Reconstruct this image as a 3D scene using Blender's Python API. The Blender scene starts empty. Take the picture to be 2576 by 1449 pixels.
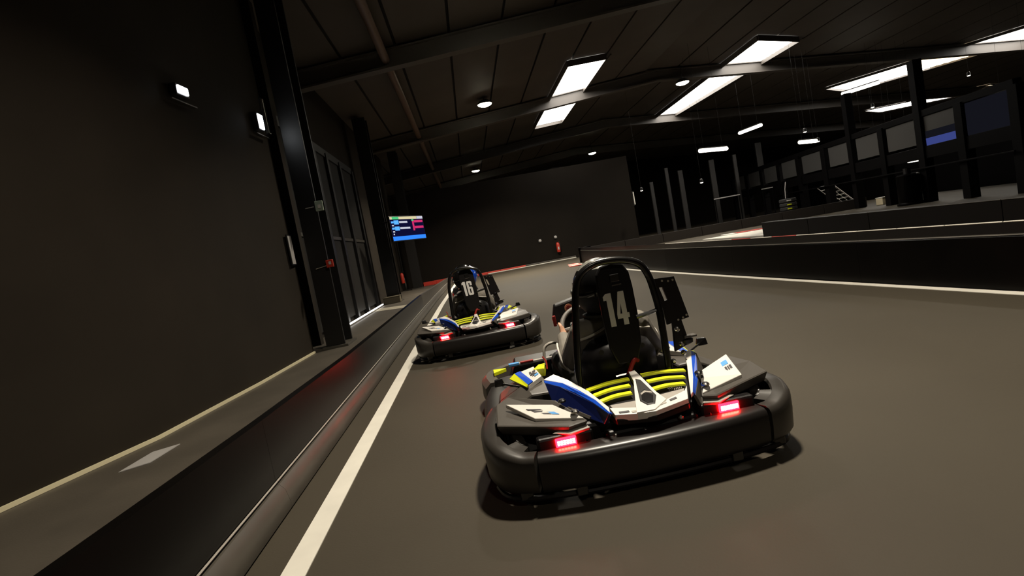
import bpy, bmesh, math, random
import numpy as np
from mathutils import Vector, Matrix

random.seed(7)
SC = bpy.context.scene
COL = SC.collection

# ------------------------------------------------------------------ camera
cam_d = bpy.data.cameras.new('camera')
cam = bpy.data.objects.new('camera', cam_d)
COL.objects.link(cam)
cam_d.sensor_width = 36.0
cam_d.lens = 1405.0 / 2576.0 * 36.0
cam_d.clip_start = 0.05
cam_d.clip_end = 300.0
_r = Vector((0.980372, -0.076492, -0.181712))      # camera right
_u = Vector((0.186614, 0.062681, 0.980432))        # camera up
_b = Vector((-0.063605, -0.995098, 0.075725))      # camera back
cam.matrix_world = Matrix(((_r.x, _u.x, _b.x, 0.0), (_r.y, _u.y, _b.y, 0.0),
                           (_r.z, _u.z, _b.z, 1.18), (0, 0, 0, 1)))
SC.camera = cam

# ------------------------------------------------------------------ world, exposure
world = bpy.data.worlds.new('world')
SC.world = world
world.use_nodes = True
_bg = world.node_tree.nodes['Background']
_bg.inputs[0].default_value = (1.0, 0.86, 0.68, 1)
_bg.inputs[1].default_value = 0.004
vs = SC.view_settings
SC.display_settings.display_device = 'sRGB'
vs.view_transform = 'Standard'
vs.look = 'None'
vs.exposure = 0.12
vs.gamma = 1.0
vs.use_curve_mapping = False
SC.cycles.max_bounces = 4
SC.cycles.diffuse_bounces = 2
SC.cycles.glossy_bounces = 2
SC.cycles.caustics_reflective = False
SC.cycles.adaptive_threshold = 0.02
SC.cycles.caustics_refractive = False

LAMP_W = 380.0          # each round high bay lamp
SKY_E = 9.0             # daylight panels in the roof
TUBE_E = 6.0           # tube lights

# ------------------------------------------------------------------ materials
MATS = {}


def mat(name, color, rough=0.6, metal=0.0, spec=0.5, coat=0.0, noise=0.0, nscale=8.0, bump=0.0, bscale=60.0,
        emit=None, estr=0.0):
    if name in MATS:
        return MATS[name]
    m = bpy.data.materials.new(name)
    m.use_nodes = True
    nt = m.node_tree
    b = nt.nodes['Principled BSDF']
    c = (color[0], color[1], color[2], 1)
    b.inputs['Base Color'].default_value = c
    b.inputs['Roughness'].default_value = rough
    b.inputs['Metallic'].default_value = metal
    b.inputs['Specular IOR Level'].default_value = spec
    b.inputs['Coat Weight'].default_value = coat
    b.inputs['Coat Roughness'].default_value = 0.08
    if emit:
        b.inputs['Emission Color'].default_value = (emit[0], emit[1], emit[2], 1)
        b.inputs['Emission Strength'].default_value = estr
    if noise or bump:
        tc = nt.nodes.new('ShaderNodeTexCoord')
    if noise:
        n = nt.nodes.new('ShaderNodeTexNoise')
        n.inputs['Scale'].default_value = nscale
        n.inputs['Detail'].default_value = 5
        nt.links.new(tc.outputs['Object'], n.inputs['Vector'])
        r = nt.nodes.new('ShaderNodeValToRGB')
        lo, hi = 1 - noise, 1 + noise
        r.color_ramp.elements[0].color = (c[0] * lo, c[1] * lo, c[2] * lo, 1)
        r.color_ramp.elements[1].color = (c[0] * hi, c[1] * hi, c[2] * hi, 1)
        r.color_ramp.elements[0].position = 0.3
        r.color_ramp.elements[1].position = 0.7
        nt.links.new(n.outputs['Fac'], r.inputs['Fac'])
        nt.links.new(r.outputs['Color'], b.inputs['Base Color'])
    if bump:
        n2 = nt.nodes.new('ShaderNodeTexNoise')
        n2.inputs['Scale'].default_value = bscale
        n2.inputs['Detail'].default_value = 3
        nt.links.new(tc.outputs['Object'], n2.inputs['Vector'])
        bp = nt.nodes.new('ShaderNodeBump')
        bp.inputs['Strength'].default_value = bump
        bp.inputs['Distance'].default_value = 0.01
        nt.links.new(n2.outputs['Fac'], bp.inputs['Height'])
        nt.links.new(bp.outputs['Normal'], b.inputs['Normal'])
    MATS[name] = m
    return m


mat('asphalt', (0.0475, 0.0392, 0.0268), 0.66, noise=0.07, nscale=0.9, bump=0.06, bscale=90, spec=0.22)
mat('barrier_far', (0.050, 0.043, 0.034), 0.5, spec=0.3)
mat('walkway', (0.078, 0.066, 0.050), 0.5, noise=0.18, nscale=1.6, bump=0.1)
mat('line_paint', (0.66, 0.63, 0.555), 0.6, noise=0.05, nscale=5)
mat('pale_paint', (0.42, 0.38, 0.29), 0.5)
mat('crate', (0.11, 0.09, 0.055), 0.6)
mat('red_paint', (0.45, 0.035, 0.02), 0.5)
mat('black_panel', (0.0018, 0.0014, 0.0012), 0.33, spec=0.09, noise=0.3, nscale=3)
mat('black_gloss', (0.008, 0.007, 0.007), 0.2)
mat('post_dim', (0.03, 0.027, 0.024), 0.5)
mat('rail_grey', (0.06, 0.053, 0.042), 0.42, noise=0.15, nscale=2)
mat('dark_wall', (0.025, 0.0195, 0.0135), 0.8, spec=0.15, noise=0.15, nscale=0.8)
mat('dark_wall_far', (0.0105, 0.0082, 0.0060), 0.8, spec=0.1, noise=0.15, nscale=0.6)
mat('door_panel', (0.010, 0.008, 0.0052), 0.65, spec=0.2)
mat('steel_dark', (0.007, 0.006, 0.0055), 0.45)
mat('beam_steel', (0.10, 0.088, 0.078), 0.5)
mat('ceiling_deck', (0.082, 0.068, 0.056), 0.7, noise=0.1, nscale=0.7)
mat('ceiling_void', (0.012, 0.010, 0.009), 0.9)
mat('pipe', (0.17, 0.115, 0.09), 0.45)
mat('baseboard', (0.80, 0.72, 0.48), 0.45)
mat('plastic_black', (0.007, 0.006, 0.006), 0.36, spec=0.3, bump=0.05, bscale=300)
mat('plastic_grey', (0.062, 0.054, 0.045), 0.42)
mat('plastic_soft', (0.012, 0.010, 0.009), 0.34, spec=0.4)
mat('white_body', (0.80, 0.76, 0.70), 0.28, coat=0.3)
mat('grey_body', (0.36, 0.33, 0.29), 0.4)
mat('blue_body', (0.008, 0.075, 0.56), 0.3, coat=0.3)
mat('navy_body', (0.002, 0.005, 0.04), 0.3, coat=0.3)
mat('plastic_mid', (0.029, 0.025, 0.021), 0.36)
mat('emblem_dark', (0.012, 0.011, 0.010), 0.4)
mat('sky_blue', (0.12, 0.38, 0.80), 0.35)
mat('lime', (0.72, 0.76, 0.015), 0.35)
mat('tube_black', (0.006, 0.0055, 0.0055), 0.25, coat=0.4)
mat('chrome', (0.7, 0.68, 0.64), 0.18, metal=1.0)
mat('rubber', (0.012, 0.011, 0.010), 0.75)
mat('tyre_slick', (0.016, 0.014, 0.013), 0.65)
mat('digit', (0.62, 0.60, 0.58), 0.5)
mat('dark_print', (0.05, 0.045, 0.05), 0.5)
mat('light_print', (0.42, 0.39, 0.35), 0.5)
mat('red_strap', (0.28, 0.012, 0.008), 0.5)
mat('orange_print', (0.8, 0.38, 0.22), 0.5)
mat('rim_grey', (0.17, 0.155, 0.14), 0.55)
mat('suit_grey', (0.19, 0.17, 0.14), 0.75, bump=0.25, bscale=25)
mat('suit_black', (0.010, 0.009, 0.009), 0.7, bump=0.25, bscale=25)
mat('piping', (0.62, 0.58, 0.52), 0.5)
mat('skin', (0.62, 0.34, 0.22), 0.5)
mat('shoe', (0.03, 0.03, 0.03), 0.6)
mat('helmet_black', (0.007, 0.007, 0.007), 0.12, coat=0.8)
mat('helmet_matte', (0.006, 0.0055, 0.0055), 0.6, spec=0.2)
mat('helmet_grey', (0.22, 0.215, 0.19), 0.25, coat=0.6)
mat('helmet_blue', (0.006, 0.06, 0.50), 0.15, coat=0.8)
mat('visor', (0.006, 0.006, 0.007), 0.3)
mat('box_cream', (0.72, 0.62, 0.42), 0.5)
mat('sign_green', (0.35, 0.42, 0.33), 0.5)
mat('paper', (0.42, 0.40, 0.38), 0.6)
mat('ext_red', (0.42, 0.03, 0.015), 0.35)
mat('lattice', (0.50, 0.47, 0.44), 0.45)
mat('window_glass', (0.075, 0.071, 0.066), 0.5, spec=0.2)
mat('gallery_frame', (0.0035, 0.003, 0.003), 0.6, spec=0.06)
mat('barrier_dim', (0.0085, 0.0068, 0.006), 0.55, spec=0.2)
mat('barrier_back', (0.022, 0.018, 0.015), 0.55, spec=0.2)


def emat(name, color, strength):
    if name in MATS:
        return MATS[name]
    m = bpy.data.materials.new(name)
    m.use_nodes = True
    nt = m.node_tree
    for n in list(nt.nodes):
        nt.nodes.remove(n)
    o = nt.nodes.new('ShaderNodeOutputMaterial')
    e = nt.nodes.new('ShaderNodeEmission')
    e.inputs[0].default_value = (color[0], color[1], color[2], 1)
    e.inputs[1].default_value = strength
    nt.links.new(e.outputs[0], o.inputs[0])
    if not name.startswith(('daylight', 'tail_red', 'led_white')):
        m.cycles.emission_sampling = 'NONE'
    MATS[name] = m
    return m


emat('daylight', (1.0, 0.955, 0.88), SKY_E)
emat('daylight_warm', (1.0, 0.80, 0.52), SKY_E * 0.35)
emat('lamp_glow', (1.0, 0.90, 0.66), 25.0)
emat('tube_glow', (1.0, 0.93, 0.76), TUBE_E)
emat('led_white', (0.92, 0.96, 1.0), 22.0)
emat('threshold_glow', (1.0, 0.98, 0.94), 3.2)
emat('tail_red', (1.0, 0.0008, 0.0022), 125.0)
emat('tail_hot', (1.0, 0.16, 0.10), 45.0)
emat('scr_dark', (0.004, 0.004, 0.03), 1.0)
emat('scr_blue', (0.03, 0.22, 1.0), 1.1)
emat('scr_sky', (0.10, 0.40, 1.0), 1.1)
emat('scr_cream', (0.75, 0.66, 0.40), 0.9)
emat('scr_green', (0.08, 0.62, 0.22), 0.9)
emat('scr_white', (0.62, 0.64, 0.75), 0.9)
emat('scr_pink', (0.65, 0.03, 0.15), 0.9)
emat('win_blue', (0.10, 0.14, 0.55), 0.35)
emat('win_dim', (0.05, 0.052, 0.08), 0.12)
emat('red_led', (1.0, 0.02, 0.03), 1.2)


# ------------------------------------------------------------------ mesh helpers
class MB:
    def __init__(self):
        self.v, self.f, self.m = [], [], []

    def add(self, verts, faces, mi=0):
        o = len(self.v)
        self.v += [tuple(p) for p in verts]
        self.f += [tuple(i + o for i in f) for f in faces]
        self.m += [mi] * len(faces)
        return self

    def box(self, c, s, rot=None, mi=0):
        hx, hy, hz = s[0] / 2, s[1] / 2, s[2] / 2
        p = [Vector((x, y, z)) for x in (-hx, hx) for y in (-hy, hy) for z in (-hz, hz)]
        if rot is not None:
            p = [rot @ q for q in p]
        p = [q + Vector(c) for q in p]
        return self.add(p, [(0, 1, 3, 2), (4, 6, 7, 5), (0, 4, 5, 1), (2, 3, 7, 6), (0, 2, 6, 4), (1, 5, 7, 3)], mi)

    def prism(self, poly, ext, mi=0):
        n = len(poly)
        a = [Vector(p) for p in poly]
        e = Vector(ext)
        b = [p + e for p in a]
        fs = [tuple(range(n)), tuple(range(2 * n - 1, n - 1, -1))]
        fs += [(i, i + n, (i + 1) % n + n, (i + 1) % n) for i in range(n)]
        return self.add(a + b, fs, mi)

    def loft(self, secs, closed=True, caps=True, mi=0):
        n = len(secs[0])
        vs_ = [p for s in secs for p in s]
        fs = []
        for k in range(len(secs) - 1):
            for i in range(n if closed else n - 1):
                j = (i + 1) % n
                fs.append((k * n + i, k * n + j, (k + 1) * n + j, (k + 1) * n + i))
        if caps and closed:
            fs.append(tuple(range(n - 1, -1, -1)))
            fs.append(tuple((len(secs) - 1) * n + i for i in range(n)))
        return self.add(vs_, fs, mi)

    def tube(self, path, r, n=10, closed=False, mi=0):
        P = [Vector(p) for p in path]
        m = len(P)
        rr = r if isinstance(r, (list, tuple)) else [r] * m
        secs = []
        prev = None
        for i in range(m):
            if closed:
                t = (P[(i + 1) % m] - P[i - 1]).normalized()
            else:
                t = (P[min(i + 1, m - 1)] - P[max(i - 1, 0)]).normalized()
            if prev is None:
                a = Vector((0, 0, 1)) if abs(t.z) < 0.9 else Vector((1, 0, 0))
                nx = t.cross(a).normalized()
            else:
                nx = (prev - t * prev.dot(t)).normalized()
            prev = nx
            ny = t.cross(nx)
            secs.append([P[i] + (nx * math.cos(k * 2 * math.pi / n) + ny * math.sin(k * 2 * math.pi / n)) * rr[i]
                         for k in range(n)])
        if closed:
            secs.append(secs[0])
            return self.loft(secs, True, False, mi)
        return self.loft(secs, True, True, mi)

    def lathe(self, prof, c, axis='Z', n=24, mi=0, rot=None):
        secs = []
        for (r, h) in prof:
            ring = []
            for k in range(n):
                a = 2 * math.pi * k / n
                x, y = r * math.cos(a), r * math.sin(a)
                p = {'Z': Vector((x, y, h)), 'X': Vector((h, x, y)), 'Y': Vector((x, h, y))}[axis]
                if rot is not None:
                    p = rot @ p
                ring.append(p + Vector(c))
            secs.append(ring)
        return self.loft(secs, True, True, mi)

    def ellipsoid(self, c, r, nu=20, nv=12, mi=0, fn=None):
        secs = []
        for j in range(nv + 1):
            th = math.pi * (0.02 + 0.96 * j / nv)
            ring = []
            for k in range(nu):
                a = 2 * math.pi * k / nu
                p = Vector((math.sin(th) * math.cos(a), math.sin(th) * math.sin(a), math.cos(th)))
                if fn:
                    p = fn(p)
                ring.append(Vector((p.x * r[0], p.y * r[1], p.z * r[2])) + Vector(c))
            secs.append(ring)
        return self.loft(secs, True, True, mi)

    def build(self, name, mats, parent=None, smooth=False, bevel=0.0, segs=2, loc=None):
        me = bpy.data.meshes.new(name)
        me.from_pydata(self.v, [], self.f)
        if isinstance(mats, str):
            mats = [mats]
        for k in mats:
            me.materials.append(MATS[k])
        me.polygons.foreach_set('material_index', self.m)
        bm = bmesh.new()
        bm.from_mesh(me)
        bmesh.ops.recalc_face_normals(bm, faces=bm.faces)
        bm.to_mesh(me)
        bm.free()
        me.update()
        o = bpy.data.objects.new(name, me)
        COL.objects.link(o)
        if loc is not None:
            o.location = loc
        if parent is not None:
            o.parent = parent
        if smooth:
            me.polygons.foreach_set('use_smooth', [True] * len(me.polygons))
            me.set_sharp_from_angle(angle=math.radians(38))
        if bevel:
            b = o.modifiers.new('bevel', 'BEVEL')
            b.width = bevel
            b.segments = segs
            b.limit_method = 'ANGLE'
            b.angle_limit = math.radians(35)
        return o


def spline(pts, n=6, closed=False):
    P = [Vector(p) for p in pts]
    out = []
    m = len(P)
    rng = range(m) if closed else range(m - 1)
    for i in rng:
        if closed:
            p0, p1, p2, p3 = P[i - 1], P[i], P[(i + 1) % m], P[(i + 2) % m]
        else:
            p0, p1, p2, p3 = P[max(i - 1, 0)], P[i], P[i + 1], P[min(i + 2, m - 1)]
        for k in range(n):
            t = k / n
            out.append(0.5 * ((2 * p1) + (p2 - p0) * t + (2 * p0 - 5 * p1 + 4 * p2 - p3) * t * t +
                              (3 * p1 - p0 - 3 * p2 + p3) * t ** 3))
    if not closed:
        out.append(P[-1])
    return out


def empty(name, loc=(0, 0, 0), rz=0.0, parent=None):
    o = bpy.data.objects.new(name, None)
    o.empty_display_size = 0.1
    COL.objects.link(o)
    o.location = loc
    o.rotation_euler = (0, 0, rz)
    if parent is not None:
        o.parent = parent
    return o


def tag(o, label, cat, group=None):
    o['label'] = label
    o['category'] = cat
    if group:
        o['group'] = group
    return o


def struct(o, label=None):
    o['kind'] = 'structure'
    if label:
        o['label'] = label
    return o


def link_copy(o, parent=None, loc=None):
    c = o.copy()
    COL.objects.link(c)
    c.parent = parent
    if loc is not None:
        c.location = loc
    return c


# ================================================================== THE HALL
RIDGE_X, RIDGE_Z, SLOPE = 9.0, 7.25, 0.08


def zroof(x):
    return RIDGE_Z - SLOPE * abs(x - RIDGE_X)


# ---- floor
fl = MB().prism([(-1.2, -9, 0), (37, -9, 0), (37, 50, 0), (-1.2, 50, 0)], (0, 0, -0.2)).build('floor', 'asphalt')
struct(fl, 'grey brown asphalt track surface')


def fline(pts_l, pts_r, m, h=0.006, name='painted_line'):
    mb = MB()
    secs = [[Vector((a[0], a[1], 0.001)), Vector((b[0], b[1], 0.001)), Vector((b[0], b[1], h)), Vector((a[0], a[1], h))]
            for a, b in zip(pts_l, pts_r)]
    mb.loft(secs)
    return mb.build(name, m, fl)


WL = [(-1.02, -4), (-1.02, 7.6), (-0.99, 14), (-0.90, 20), (-0.84, 24.5)]
fline(WL, [(x + 0.115, y) for x, y in WL], 'line_paint')['label'] = 'white edge line along the left barrier'


def xr(y):                                   # foot of the barrier on the right of the track
    return float(np.interp(y, [-5, 4.3, 7.3, 10.5, 13.6, 17.5, 21.7], [5.05, 4.56, 4.37, 4.20, 4.07, 4.06, 4.26]))


WR = [-4, 4.3, 7.3, 10.5, 13.6, 17.5, 20.0]
fline([(xr(y) - 0.13, y) for y in WR], [(xr(y) - 0.02, y) for y in WR], 'line_paint')['label'] = 'white edge line along the right barrier'
fline([(-3.0, 16.35), (-1.40, 15.3)], [(-3.0, 17.3), (-1.40, 16.2)], 'pale_paint')['label'] = 'pale strip across the walkway'
# striped kerb on the inside of the far corner
for k in range(5):
    a = (3.50, 20.0 + 0.36 * k)
    fline([(a[0] + 0.05 * k, a[1]), (a[0] + 0.05 * k + 0.02, a[1] + 0.34)],
          [(a[0] + 0.55, a[1]), (a[0] + 0.55, a[1] + 0.34)], 'line_paint' if k % 2 else 'red_paint', 0.02, 'kerb_block')
# white kerb triangle of the neighbouring lane
MB().prism([(9.1, 21.4, 0.002), (9.3, 16.3, 0.002), (11.5, 20.4, 0.002)], (0, 0, 0.03)).build('kerb_block', 'line_paint', fl)['label'] = 'white triangular kerb'
for k in range(4):
    x0, y0 = 9.9 + 0.45 * k, 21.2 - 0.2 * k
    MB().prism([(x0, y0, 0.002), (x0 + 0.42, y0 - 0.19, 0.002), (x0 + 0.6, y0 + 0.5, 0.002), (x0 + 0.18, y0 + 0.7, 0.002)],
               (0, 0, 0.04)).build('kerb_block', 'red_paint' if k > 0 else 'line_paint', fl)

# ---- walkway floor beyond the left barrier
wf = MB().prism([(-6.0, -9, 0), (-1.2, -9, 0), (-1.2, 50, 0), (-6.0, 50, 0)], (0, 0, -0.2)).build('floor_walkway', 'walkway')
wf.name = 'floor'
struct(wf, 'smooth grey walkway floor behind the left barrier')

# ---- left wall: bends gently towards the column
LW = [(-5.6, -0.5), (-4.5, 2.0), (-3.56, 4.0), (-3.17, 5.35), (-2.97, 7.4), (-2.86, 9.5)]
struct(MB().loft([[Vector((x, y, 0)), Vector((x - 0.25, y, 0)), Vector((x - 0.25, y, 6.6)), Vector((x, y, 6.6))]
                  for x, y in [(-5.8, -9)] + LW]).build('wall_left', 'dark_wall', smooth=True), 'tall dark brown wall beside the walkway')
struct(MB().loft([[Vector((x + 0.004, y, 0.002)), Vector((x + 0.03, y, 0.002)), Vector((x + 0.03, y, 0.035)), Vector((x + 0.004, y, 0.035))]
                  for x, y in [(-5.8, -9)] + LW]).build('baseboard_left', 'baseboard'), 'pale yellowish strip along the foot of the dark wall')
# return wall and recessed bay
struct(MB().box((-3.25, 10.6, 3.2), (0.5, 0.2, 6.4)).build('wall_return', 'dark_wall'), 'narrow dark return wall behind the column')
struct(MB().box((-3.4, 18.9, 3.2), (0.2, 16.4, 6.4)).build('wall_bay', 'dark_wall'), 'dark wall of the bay behind the glazed doors')
# sliding door in the bay: panels, mullions and rail
door = struct(empty('door_1', (-3.29, 15.0, 0)), 'tall dark panelled door between the columns')
dy = [10.75, 12.55, 13.85, 15.1, 16.6, 18.35]
pan = None
for a, b in zip(dy[:-1], dy[1:]):
    for z0, z1 in ((0.12, 2.1), (2.2, 4.3)):
        MB().box((0.03, (a + b) / 2 - 15.0, (z0 + z1) / 2), (0.04, b - a - 0.22, z1 - z0)).build('door_panel', 'door_panel', door, bevel=0.01)
for y in dy:
    MB().box((0.06, y - 15.0, 2.2), (0.12, 0.2, 4.4)).build('mullion', 'steel_dark', door)
MB().box((0.05, 14.55 - 15.0, 2.15), (0.06, 7.6, 0.08)).build('rail', 'rail_grey', door)
MB().box((0.05, 14.55 - 15.0, 4.4), (0.08, 7.6, 0.2)).build('rail', 'steel_dark', door)

ls = empty('threshold_highlight', (-3.06, 15.5, 0))
tag(ls, 'painted white highlight along the threshold of the panelled door, made to glow', 'light')
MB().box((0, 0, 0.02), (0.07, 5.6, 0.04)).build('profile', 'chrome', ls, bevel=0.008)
MB().box((0.02, 0, 0.058), (0.045, 5.5, 0.03)).build('diffuser', 'threshold_glow', ls, bevel=0.008)  # highlight on the metal threshold, put in as a glowing strip


# ---- columns
def h_column(x, y, z, w, d, label, rz=0.0):
    c = empty('steel_column', (x, y, 0), rz)
    tag(c, label, 'column')
    t = 0.05
    MB().box((0, -d / 2 + t / 2, z / 2), (w, t, z)).build('flange', 'steel_dark', c, bevel=0.004)
    MB().box((0, d / 2 - t / 2, z / 2), (w, t, z)).build('flange', 'steel_dark', c, bevel=0.004)
    MB().box((0, 0, z / 2), (t, d - 2 * t, z)).build('web', 'steel_dark', c)
    MB().box((0, 0, 0.02), (w + 0.12, d + 0.12, 0.04)).build('base_plate', 'rail_grey', c, bevel=0.005)
    return c


h_column(-2.53, 10.0, 6.2, 0.32, 0.62, 'dark steel column at the end of the long wall, nearest the camera')
h_column(-2.78, 19.3, 6.2, 0.42, 0.5, 'dark steel column right beside the lit scoreboard screen')
h_column(-2.55, 25.6, 6.2, 0.4, 0.5, 'dark steel column at the far corner behind the scoreboard')

# ---- far partition wall
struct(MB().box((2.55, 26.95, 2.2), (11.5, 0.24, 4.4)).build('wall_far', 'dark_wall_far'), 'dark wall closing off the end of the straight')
fk = empty('trim_1', (0, 26.78, 0))
struct(fk, 'red and pale strip along the foot of the far wall')
for k in range(12):
    x0 = -2.4 + k * 0.62
    hb = 0.14 if x0 < -0.9 else 0.07
    MB().box((x0 + 0.31, 0, 0.045 + hb / 2), (0.615, 0.06, hb)).build('foam_block', 'red_paint' if x0 < 2.2 else 'plastic_grey', fk, bevel=0.01)
    MB().box((x0 + 0.31, -0.05, 0.025), (0.615, 0.12, 0.04)).build('foot_strip', 'line_paint' if x0 > 0.2 else 'red_paint', fk, bevel=0.008)
# outer shell of the hall
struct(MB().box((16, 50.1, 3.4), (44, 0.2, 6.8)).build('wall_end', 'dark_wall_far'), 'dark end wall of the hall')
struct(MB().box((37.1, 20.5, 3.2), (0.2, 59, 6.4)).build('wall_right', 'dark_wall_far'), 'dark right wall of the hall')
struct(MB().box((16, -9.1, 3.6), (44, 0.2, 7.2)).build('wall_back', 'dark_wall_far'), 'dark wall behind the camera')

# ---- ceiling: deck strips running along the hall over a dark void
ceil = empty('ceiling', (0, 0, 0))
struct(ceil, 'dark pitched ceiling of long metal deck strips')
rc = MB()
rc.prism([(-6.2, -9, zroof(-6.2) + 0.08), (9, -9, zroof(9) + 0.08), (37.2, -9, zroof(37.2) + 0.08),
          (37.2, -9, zroof(37.2) + 0.2), (9, -9, zroof(9) + 0.2), (-6.2, -9, zroof(-6.2) + 0.2)], (0, 59.2, 0))
rc.build('roof_skin', 'ceiling_void', ceil)
proto = MB().box((0, 0, 0), (1.28, 59, 0.05)).build('deck_strip', 'ceiling_deck', ceil)
x = -6.2
first = True
while x < 36:
    xc = x + 0.67
    o = proto if first else link_copy(proto, ceil)
    first = False
    o.location = (xc, 20.5, zroof(xc) + 0.035)
    o.rotation_euler = (0, math.atan(SLOPE) if xc > 9 else -math.atan(SLOPE), 0)
    x += 1.345


# ---- roof beams
def roof_beam(y, label, z_drop=0.5, w=0.3):
    b = empty('roof_beam', (9.0, y, 0))
    tag(b, label, 'beam', 'roof beams across the hall')
    xs = (-6.2 - 9, 0, 37 - 9)

    def strip(dz0, dz1, hw, nm):
        mb = MB()
        mb.loft([[Vector((px, -hw, zroof(px + 9) + dz0)), Vector((px, hw, zroof(px + 9) + dz0)),
                  Vector((px, hw, zroof(px + 9) + dz1)), Vector((px, -hw, zroof(px + 9) + dz1))] for px in xs])
        mb.build(nm, 'beam_steel', b, bevel=0.0)
    strip(-z_drop, -z_drop + 0.05, w / 2, 'flange')
    strip(-z_drop + 0.05, -0.09, 0.06, 'web')
    strip(-0.09, -0.05, w / 2, 'flange')
    return b


roof_beam(-3.9, 'grey steel roof beam behind the camera')
roof_beam(5.2, 'grey steel roof beam straight above the camera')
roof_beam(14.2, 'grey steel roof beam nearest the camera, along the top edge of the picture')
roof_beam(23.2, 'grey steel roof beam crossing below the two bright skylights')
roof_beam(31.9, 'grey steel roof beam at the far end of the long thin skylight')
roof_beam(40.6, 'grey steel roof beam farthest down the hall')


# ---- skylights
def skylight(name_label, c4, splits, warm=(), skirt=0.2):
    """c4: near-left, near-right, far-right, far-left corners (x, y) on the roof plane"""
    cx = sum(p[0] for p in c4) / 4
    cy = sum(p[1] for p in c4) / 4
    s = empty('skylight', (cx, cy, zroof(cx)))
    tag(s, name_label, 'skylight', 'lit skylights in the roof')
    nl, nr, fr, flc = [Vector((p[0] - cx, p[1] - cy, zroof(p[0]) - zroof(cx))) for p in c4]
    prev = 0.0
    up = Vector((0, 0, -0.045))
    for i, t in enumerate(list(splits) + [1.0]):
        a, b = nl.lerp(flc, prev + 0.004), nr.lerp(fr, prev + 0.004)
        c, d = nr.lerp(fr, t - 0.004), nl.lerp(flc, t - 0.004)
        # corrugated translucent sheet
        L = (d - a).length
        n = max(8, int(L / 0.16))
        mb = MB()
        secs = []
        for k in range(n + 1):
            q = k / n
            z = Vector((0, 0, 0.012 * (1 if k % 2 else -1)))
            l, r_ = a.lerp(d, q) + up + z, b.lerp(c, q) + up + z
            secs.append([l, r_, r_ + Vector((0, 0, 0.02)), l + Vector((0, 0, 0.02))])
        mb.loft(secs)
        mb.build('pane', 'daylight_warm' if i in warm else 'daylight', s)
        prev = t
    dn = Vector((0, 0, -0.06))
    for a, b in ((nl, flc), (nr, fr), (nl, nr), (flc, fr)):
        e_ = (b - a).normalized()
        n_ = Vector((e_.y, -e_.x, 0)).normalized()
        if n_.dot((a + b) / 2) < 0:
            n_ = -n_
        MB().prism([a, b, b + Vector((0, 0, -skirt)), a + Vector((0, 0, -skirt))], n_ * 0.04).build('frame', 'beam_steel', s)
    off = (nr - nl).normalized() * 0.22
    MB().tube([nr + off + dn, fr + off + dn], 0.03, 6).build('frame', 'beam_steel', s)
    return s


skylight('wide bright skylight left of the other skylights', [(4.42, 18.95), (5.80, 19.2), (5.86, 28.6), (4.40, 28.4)], (0.55,))
skylight('long narrow bright skylight in the middle of the roof', [(11.75, 20.1), (13.6, 20.6), (13.05, 32.3), (12.0, 32.5)], (0.35, 0.7))
skylight('long skylight band running out of the picture at upper right', [(24.0, 20.5), (26.4, 21.2), (22.4, 30.0), (20.2, 28.9)], (0.3, 0.6, 0.82), (1,), 0.12)
skylight('low distant skylight band behind the dark posts at right', [(32.2, 31.6), (34.0, 32.3), (29.6, 37.2), (27.9, 36.3)], (0.3, 0.65), (0,), 0.065)


# ---- round high bay lamps
def lamp(x, y, z, label, power=1.0, group='round ceiling lamps'):
    s = empty('ceiling_lamp', (x, y, z))
    tag(s, label, 'lamp', group)
    MB().lathe([(0.05, 0.16), (0.16, 0.14), (0.27, 0.05), (0.29, 0.0), (0.26, 0.0)], (0, 0, 0), n=24).build('housing', 'steel_dark', s, smooth=True)
    MB().lathe([(0.001, -0.085), (0.15, -0.07), (0.24, -0.03), (0.265, 0.005), (0.001, 0.008)], (0, 0, 0), n=24).build('diffuser', 'lamp_glow', s, smooth=True)
    zr = zroof(x) - z
    MB().tube([(0, 0, 0.14), (0, 0, zr)], 0.012, 8).build('rod', 'steel_dark', s)
    ld = bpy.data.lights.new('lamp_light', 'AREA')
    ld.shape = 'DISK'
    ld.size = 0.5
    ld.energy = LAMP_W * power
    ld.color = (1.0, 0.90, 0.74)
    ld.spread = math.radians(126)
    lo = bpy.data.objects.new('lamp_light', ld)
    COL.objects.link(lo)
    lo.parent = s
    lo.location = (0, 0, -0.095)
    return s


lamp(1.58, 20.9, 6.42, 'round ceiling lamp just left of the wide skylight', 1.6)
lamp(9.93, 22.9, 6.45, 'round ceiling lamp left of the long narrow skylight', 0.5)
lamp(1.44, 37.3, 6.4, 'small round lamp lowest and leftmost, above the leading kart', 0.8)
lamp(9.66, 38.7, 6.4, 'small round lamp low in the middle of the far ceiling', 0.5)
lamp(1.55, 3.7, 6.42, 'round ceiling lamp above the nearest kart, out of view', 0.85)
lamp(1.55, -4.2, 6.42, 'round ceiling lamp added behind the camera as back light, out of view', 0.75)  # added unseen lamp, back light for number boards and sleeves
lamp(1.55, 11.6, 6.42, 'round ceiling lamp added ahead of the leading kart as fill, out of view', 0.75)  # added unseen lamp, fills the dark floor between the other lamps
lamp(9.9, 9.6, 6.45, 'round ceiling lamp right of the track, out of view', 0.4)

# ---- pipe under the roof along the left
pp = MB()
pp.tube([(-1.12, -8.8, 6.16), (-1.12, 49.8, 6.16)], 0.105, 14)
tag(pp.build('ceiling_pipe', 'pipe', smooth=True), 'pale reddish pipe running under the roof along the left', 'pipe')

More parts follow.
